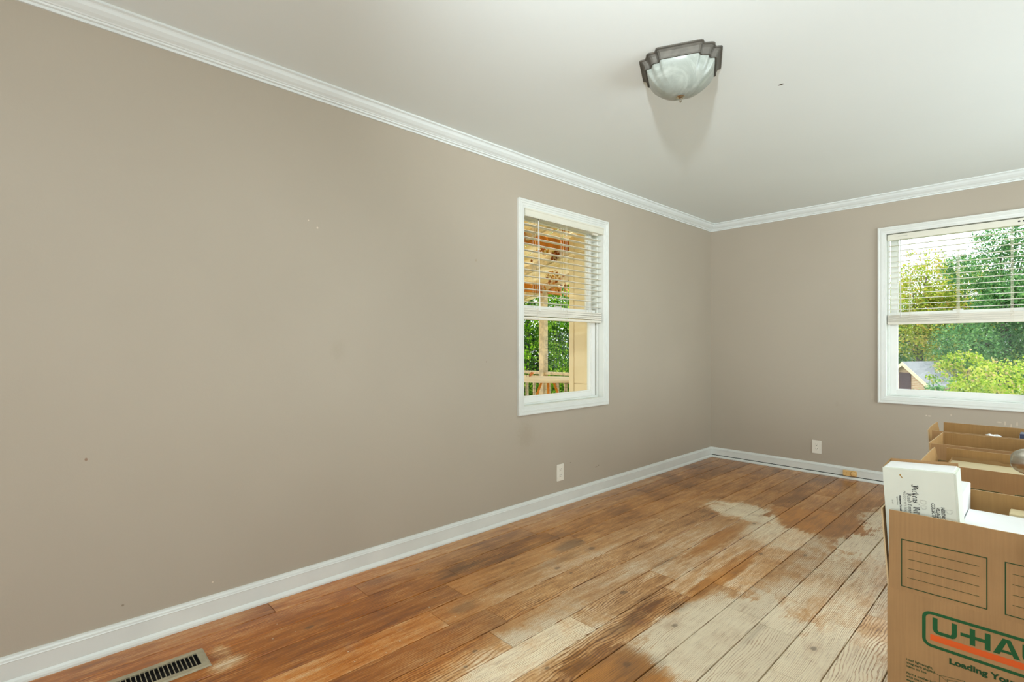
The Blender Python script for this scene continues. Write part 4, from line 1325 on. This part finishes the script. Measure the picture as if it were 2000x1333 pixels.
def leaves_mesh(name, centers, radii, n, size, mat, parent, seed, flat_=.85, leafy_shell=.5):
    """n leaves scattered in clumps around the given ellipsoids"""
    R = np.random.default_rng(seed)
    centers = np.array(centers, float); radii = np.array(radii, float)
    vol = radii[:, 0] * radii[:, 1] * radii[:, 2]
    idx = R.choice(len(centers), n // 22 + 1, p=vol / vol.sum())
    d = R.normal(size=(len(idx), 3)); d /= np.linalg.norm(d, axis=1)[:, None]
    rad = R.uniform(leafy_shell, 1, len(idx)) ** .6
    cl = centers[idx] + d * radii[idx] * rad[:, None]
    cs = R.uniform(.10, .22, len(cl)) * radii[idx].mean(axis=1)
    cs = np.minimum(cs, size * 7)
    ci = R.integers(0, len(cl), n)
    pos = cl[ci] + R.normal(size=(n, 3)) * cs[ci][:, None] * np.array([1, 1, .7])
    tint = np.clip(.5 + .22 * R.normal(size=n) + .16 * R.normal(size=len(cl))[ci], 0, 1)
    ax = R.normal(size=(n, 3)); ax[:, 2] -= .4; ax /= np.linalg.norm(ax, axis=1)[:, None]
    nm = R.normal(size=(n, 3)); nm[:, 2] += .9
    sd = np.cross(ax, nm); sd /= np.linalg.norm(sd, axis=1)[:, None] + 1e-9
    s = size * R.uniform(.6, 1.3, n)[:, None]
    v0 = pos - ax * s * .5; v2 = pos + ax * s * .5
    up = np.cross(sd, ax)
    v1 = pos + sd * s * .34 + up * s * .08; v3 = pos - sd * s * .34 + up * s * .08
    V = np.stack([v0, v1, v2, v3], 1).reshape(-1, 3)
    me = bpy.data.meshes.new(name)
    me.vertices.add(4 * n); me.loops.add(4 * n); me.polygons.add(n)
    me.vertices.foreach_set('co', V.astype(np.float32).ravel())
    me.loops.foreach_set('vertex_index', np.arange(4 * n, dtype=np.int32))
    me.polygons.foreach_set('loop_start', np.arange(0, 4 * n, 4, dtype=np.int32))
    me.polygons.foreach_set('loop_total', np.full(n, 4, np.int32))
    me.update(calc_edges=True)
    a = me.attributes.new('tint', 'FLOAT', 'POINT')
    a.data.foreach_set('value', np.repeat(tint, 4).astype(np.float32))
    me.materials.append(mat)
    o = link(bpy.data.objects.new(name, me), parent)
    return tag(o, kind='stuff')

def tree(name, loc, h, cr, label, cat, n, size, mat, seed, trunk_r=.12, branches=5, cz=.62, shape=1.0, extra=None, group=None):
    """cr: crown radius; crown built of several lobes; trunk with branches"""
    root = tag(empty(name, loc), label, cat, group)
    R = random.Random(seed)
    cen, rad = [], []
    for k in range(9):
        t = k / 8
        zz = h * (1 - cz) + h * cz * (.12 + .80 * t)
        w = cr * (1 - .55 * t * shape)
        a = R.uniform(0, 6.28); rr = w * R.uniform(.15, .6) * (1 if k < 8 else .2)
        cen.append((rr * math.cos(a), rr * math.sin(a), zz)); q = w * R.uniform(.45, .68)
        rad.append((q, q, q * .75))
    if extra: cen += [e[0] for e in extra]; rad += [e[1] for e in extra]
    leaves_mesh('leaves', cen, rad, n, size, mat, root, seed)
    bm = bmesh.new()
    top = Vector((R.uniform(-.1, .1) * cr, R.uniform(-.1, .1) * cr, h * .88))
    midp = Vector((R.uniform(-.06, .06) * cr, 0, h * .45))
    tube(bm, [(0, 0, -.05), midp * .5, midp, top], [trunk_r, trunk_r * .85, trunk_r * .65, trunk_r * .15], 10)
    tr = mesh_obj('trunk', bm, M_bark, root, True)
    for k in range(branches):
        c = Vector(cen[(k * 2 + 1) % len(cen)])
        s = R.uniform(.28, .55)
        st = midp.lerp(top, (s - .45) / .55) if s > .45 else Vector((0, 0, 0)).lerp(midp, s / .45)
        if c.z < st.z + .2: c.z = st.z + .4 + R.random() * .5
        bm = bmesh.new(); tube(bm, [st, st.lerp(c, .5) + Vector((0, 0, .1 * h * .3)), c], [trunk_r * .42, trunk_r * .28, trunk_r * .08], 6)
        mesh_obj('branch', bm, M_bark, root, True)
    return root
GZ = -3.1
def at(px, depth):      # ground direction: a point at this depth along the view axis
    x = (px - 1000) / 993.0
    yaw = math.radians(46.65)
    d = Vector((-math.sin(yaw), math.cos(yaw), 0)); r_ = Vector((math.cos(yaw), math.sin(yaw), 0))
    p = (d + r_ * x) * depth
    return (round(p.x, 2), round(p.y, 2), GZ)
# behind the back window
tree('maple_tree', at(1955, 17), 8.2, 2.3, 'tall green tree rising highest behind the far window', 'tree', 36000, .085, M_leaf_green, 3, .16)
tree('maple_tree', at(1800, 25), 8.6, 2.7, 'yellowing tree with dark forked trunk behind the brick shed', 'tree', 16000, .12, M_leaf_yellow, 5, .22, 8, cz=.50, shape=.4)
tree('maple_tree', at(1880, 23), 7.6, 2.6, 'yellow-green tree between the two taller ones behind the far window', 'tree', 16000, .12, M_leaf_yellow, 8, .16, cz=.75, shape=.5)
tree('maple_tree', at(1735, 31), 6.2, 2.0, 'dark green tree at the edge of the far window beside the shed', 'tree', 12000, .10, M_leaf_dark, 9, .13, cz=.85, shape=.3)
tree('leafy_shrub', at(1958, 10.5), 3.75, 1.25, 'lime green shrub filling the lower corner of the far window', 'shrub', 24000, .058, M_leaf_lime, 12, .06, cz=.9, shape=.35)
tree('leafy_shrub', at(1838, 13), 3.4, .95, 'grey-green sapling in front of the shed roof', 'shrub', 11000, .055, M_leaf_green, 14, .05, cz=.85, shape=.5)
tree('leafy_shrub', at(2060, 9), 3.9, 1.4, 'broad lime shrub beyond the frame side of the far window', 'shrub', 18000, .06, M_leaf_lime, 15, .06, cz=.9, shape=.3)
tree('leafy_shrub', at(1885, 16), 4.0, 1.3, 'yellow-green shrub behind the grey-green sapling', 'shrub', 10000, .08, M_leaf_lime, 16, .06, cz=.9, shape=.4)
tree('maple_tree', at(2130, 19), 9, 3.0, 'tall green tree past the right side of the far window', 'tree', 14000, .12, M_leaf_green, 18, .16)
# wooded slope far behind
for k in range(7):
    px_ = (1640, 1715, 1790, 1865, 1940, 2030, 2140)[k]
    tree('woodland_tree', at(px_, 34 + (k % 3) * 2), 6.2 + (k % 2) * 1.2, 3.2, ('dark hazy tree', 'yellowish hazy tree')[1 - k % 2] + ' in the far woods, ' + ('first', 'second', 'third', 'fourth', 'fifth', 'sixth', 'seventh')[k] + ' going away from the shed', 'tree', 7000, .20, (M_leaf_yellow, M_leaf_green)[k % 2], 30 + k, .16, 3, cz=.95, shape=.2, group='far woods behind the shed')

# brick shed with grey roof
def brick_mat():
    m, nt, N, Lk, P = new_mat('tan_brick'); g = G(nt)
    b = N.new('ShaderNodeTexBrick'); b.inputs['Scale'].default_value = 1
    b.inputs['Brick Width'].default_value = .21; b.inputs['Row Height'].default_value = .075; b.inputs['Mortar Size'].default_value = .008
    b.inputs['Color1'].default_value = srgb(206, 168, 132); b.inputs['Color2'].default_value = srgb(184, 140, 104); b.inputs['Mortar'].default_value = srgb(214, 196, 168)
    co = g.sep(g.objco())
    g._in(b.inputs['Vector'], g.comb(g.math('ADD', co[0], co[1]), co[2], 0))
    g._in(P.inputs['Base Color'], b.outputs['Color']); P.inputs['Roughness'].default_value = .9
    return m
M_brick = brick_mat()
M_shingle = simple('grey_shingles', (128, 131, 136), .85, var=.08, scale=8)
gd = at(1768, 22)
sh = tag(empty('brick_shed', gd, (0, 0, math.radians(-24))), 'small tan brick shed with grey gabled roof and dark vent opening', 'shed')
sw, sl_, eave, peak = .92, 4.2, 2.60, 3.44
bm = bmesh.new()
v = [bm.verts.new(p) for p in ((-sw, 0, 0), (sw, 0, 0), (sw, 0, eave), (0, 0, peak), (-sw, 0, eave), (-sw, sl_, 0), (sw, sl_, 0), (sw, sl_, eave), (0, sl_, peak), (-sw, sl_, eave))]
for f in ((0, 1, 2, 3, 4), (9, 8, 7, 6, 5), (1, 6, 7, 2), (0, 4, 9, 5), (0, 5, 6, 1), (2, 7, 8, 3), (3, 8, 9, 4)): bm.faces.new([v[i] for i in f])
bmesh.ops.recalc_face_normals(bm, faces=bm.faces[:])
mesh_obj('wall', bm, M_brick, sh)
for s in (-1, 1):
    bm = bmesh.new()
    ext = .2; k_ = (peak - eave) / sw
    a = [(0, -.18, peak + .02), (s * (sw + ext), -.18, eave - ext * k_ + .02), (s * (sw + ext), sl_ + .18, eave - ext * k_ + .02), (0, sl_ + .18, peak + .02)]
    lo = [bm.verts.new(p) for p in a]; hi = [bm.verts.new((p[0], p[1], p[2] + .07)) for p in a]
    bm.faces.new(lo[::-1]); bm.faces.new(hi)
    for i in range(4): bm.faces.new((lo[i], lo[(i + 1) % 4], hi[(i + 1) % 4], hi[i]))
    bmesh.ops.recalc_face_normals(bm, faces=bm.faces[:])
    mesh_obj('roof_slope', bm, M_shingle, sh)
    bm = bmesh.new()
    p = [(0, peak - .09), (s * (sw + ext), eave - ext * k_ - .09), (s * (sw + ext), eave - ext * k_ + .075), (0, peak + .075)]
    lo = [bm.verts.new((x, -.21, z)) for x, z in p]; hi = [bm.verts.new((x, -.18, z)) for x, z in p]
    bm.faces.new(lo[::-1]); bm.faces.new(hi)
    for i in range(4): bm.faces.new((lo[i], lo[(i + 1) % 4], hi[(i + 1) % 4], hi[i]))
    bmesh.ops.recalc_face_normals(bm, faces=bm.faces[:])
    mesh_obj('barge_board', bm, M_siding, sh)
dv = bx('door', -.22, .24, -.05, .01, 2.0, 3.05, simple('dark_red_brown_door', (92, 66, 66), .7), sh)
for k in range(8):
    bx('slat', -.20, .22, -.062, -.05, 2.04 + k * .125, 2.11 + k * .125, simple('slat_brown', (74, 54, 56), .7) if k == 0 else bpy.data.materials['slat_brown'], dv)
# grey ground-level roof / drive beyond the sapling
dvw = at(1870, 19)
o = bx('driveway', -2.2, 2.6, -3, 4, 0, .02, simple('pale_gravel', (190, 190, 190), .9, var=.06)); o.location = dvw
tag(o, kind='structure')

# beside the porch: dense greenery seen through the side window
def at2(x, y): return (x, y, GZ)
specs = [(-6.9, 6.3, 6.0, 1.5, M_leaf_bright), (-6.2, 7.6, 6.2, 1.6, M_leaf_bright), (-8.2, 8.2, 7.0, 2.0, M_leaf_bright), (-8.6, 6.2, 7.2, 2.0, M_leaf_dark), (-7.6, 9.8, 7.0, 2.0, M_leaf_dark), (-10.5, 9.0, 8.2, 2.6, M_leaf_dark), (-5.0, 9.4, 6.4, 1.6, M_leaf_bright)]
labs = ['bright green tree close behind the porch post', 'bright green tree behind the porch wing corner', 'bright green tree in the second row behind the porch', 'dark green tree in the second row behind the porch railing',
        'dark green tree behind the house wing', 'tallest dark green tree at the back of the porch greenery', 'bright green tree behind the house wing']
for k, (x, y, h_, c_, m_) in enumerate(specs):
    tree('vine_covered_tree', (x, y, GZ), h_, c_, labs[k], 'tree', 42000 if k < 3 else 28000, .048 if k < 3 else .09, m_, 60 + k, .10, 5, cz=.95, shape=.15)
# dry leaves caught in the edge of the porch roof
leaves_mesh_root = tag(empty('dry_leaf_litter', (0, 0, 0)), 'dry orange and yellow leaves lying on the porch roof', 'leaves', kind='stuff')
M_leaf_dry = leaf_mat('dry_hanging_leaves', [(140, 80, 36), (206, 128, 58), (222, 176, 86), (150, 170, 60)])
leaves_mesh('dry_leaves', [(-3.2, 3.4, 2.275), (-3.9, 4.1, 2.11), (-4.9, 5.0, 1.87), (-5.4, 4.6, 1.76), (-4.4, 4.9, 1.99)], [(.4, .35, .02), (.4, .4, .02), (.6, .4, .02), (.5, .5, .02), (.4, .4, .02)], 900, .05, M_leaf_dry, leaves_mesh_root, 77)
print('objects', len(bpy.data.objects))
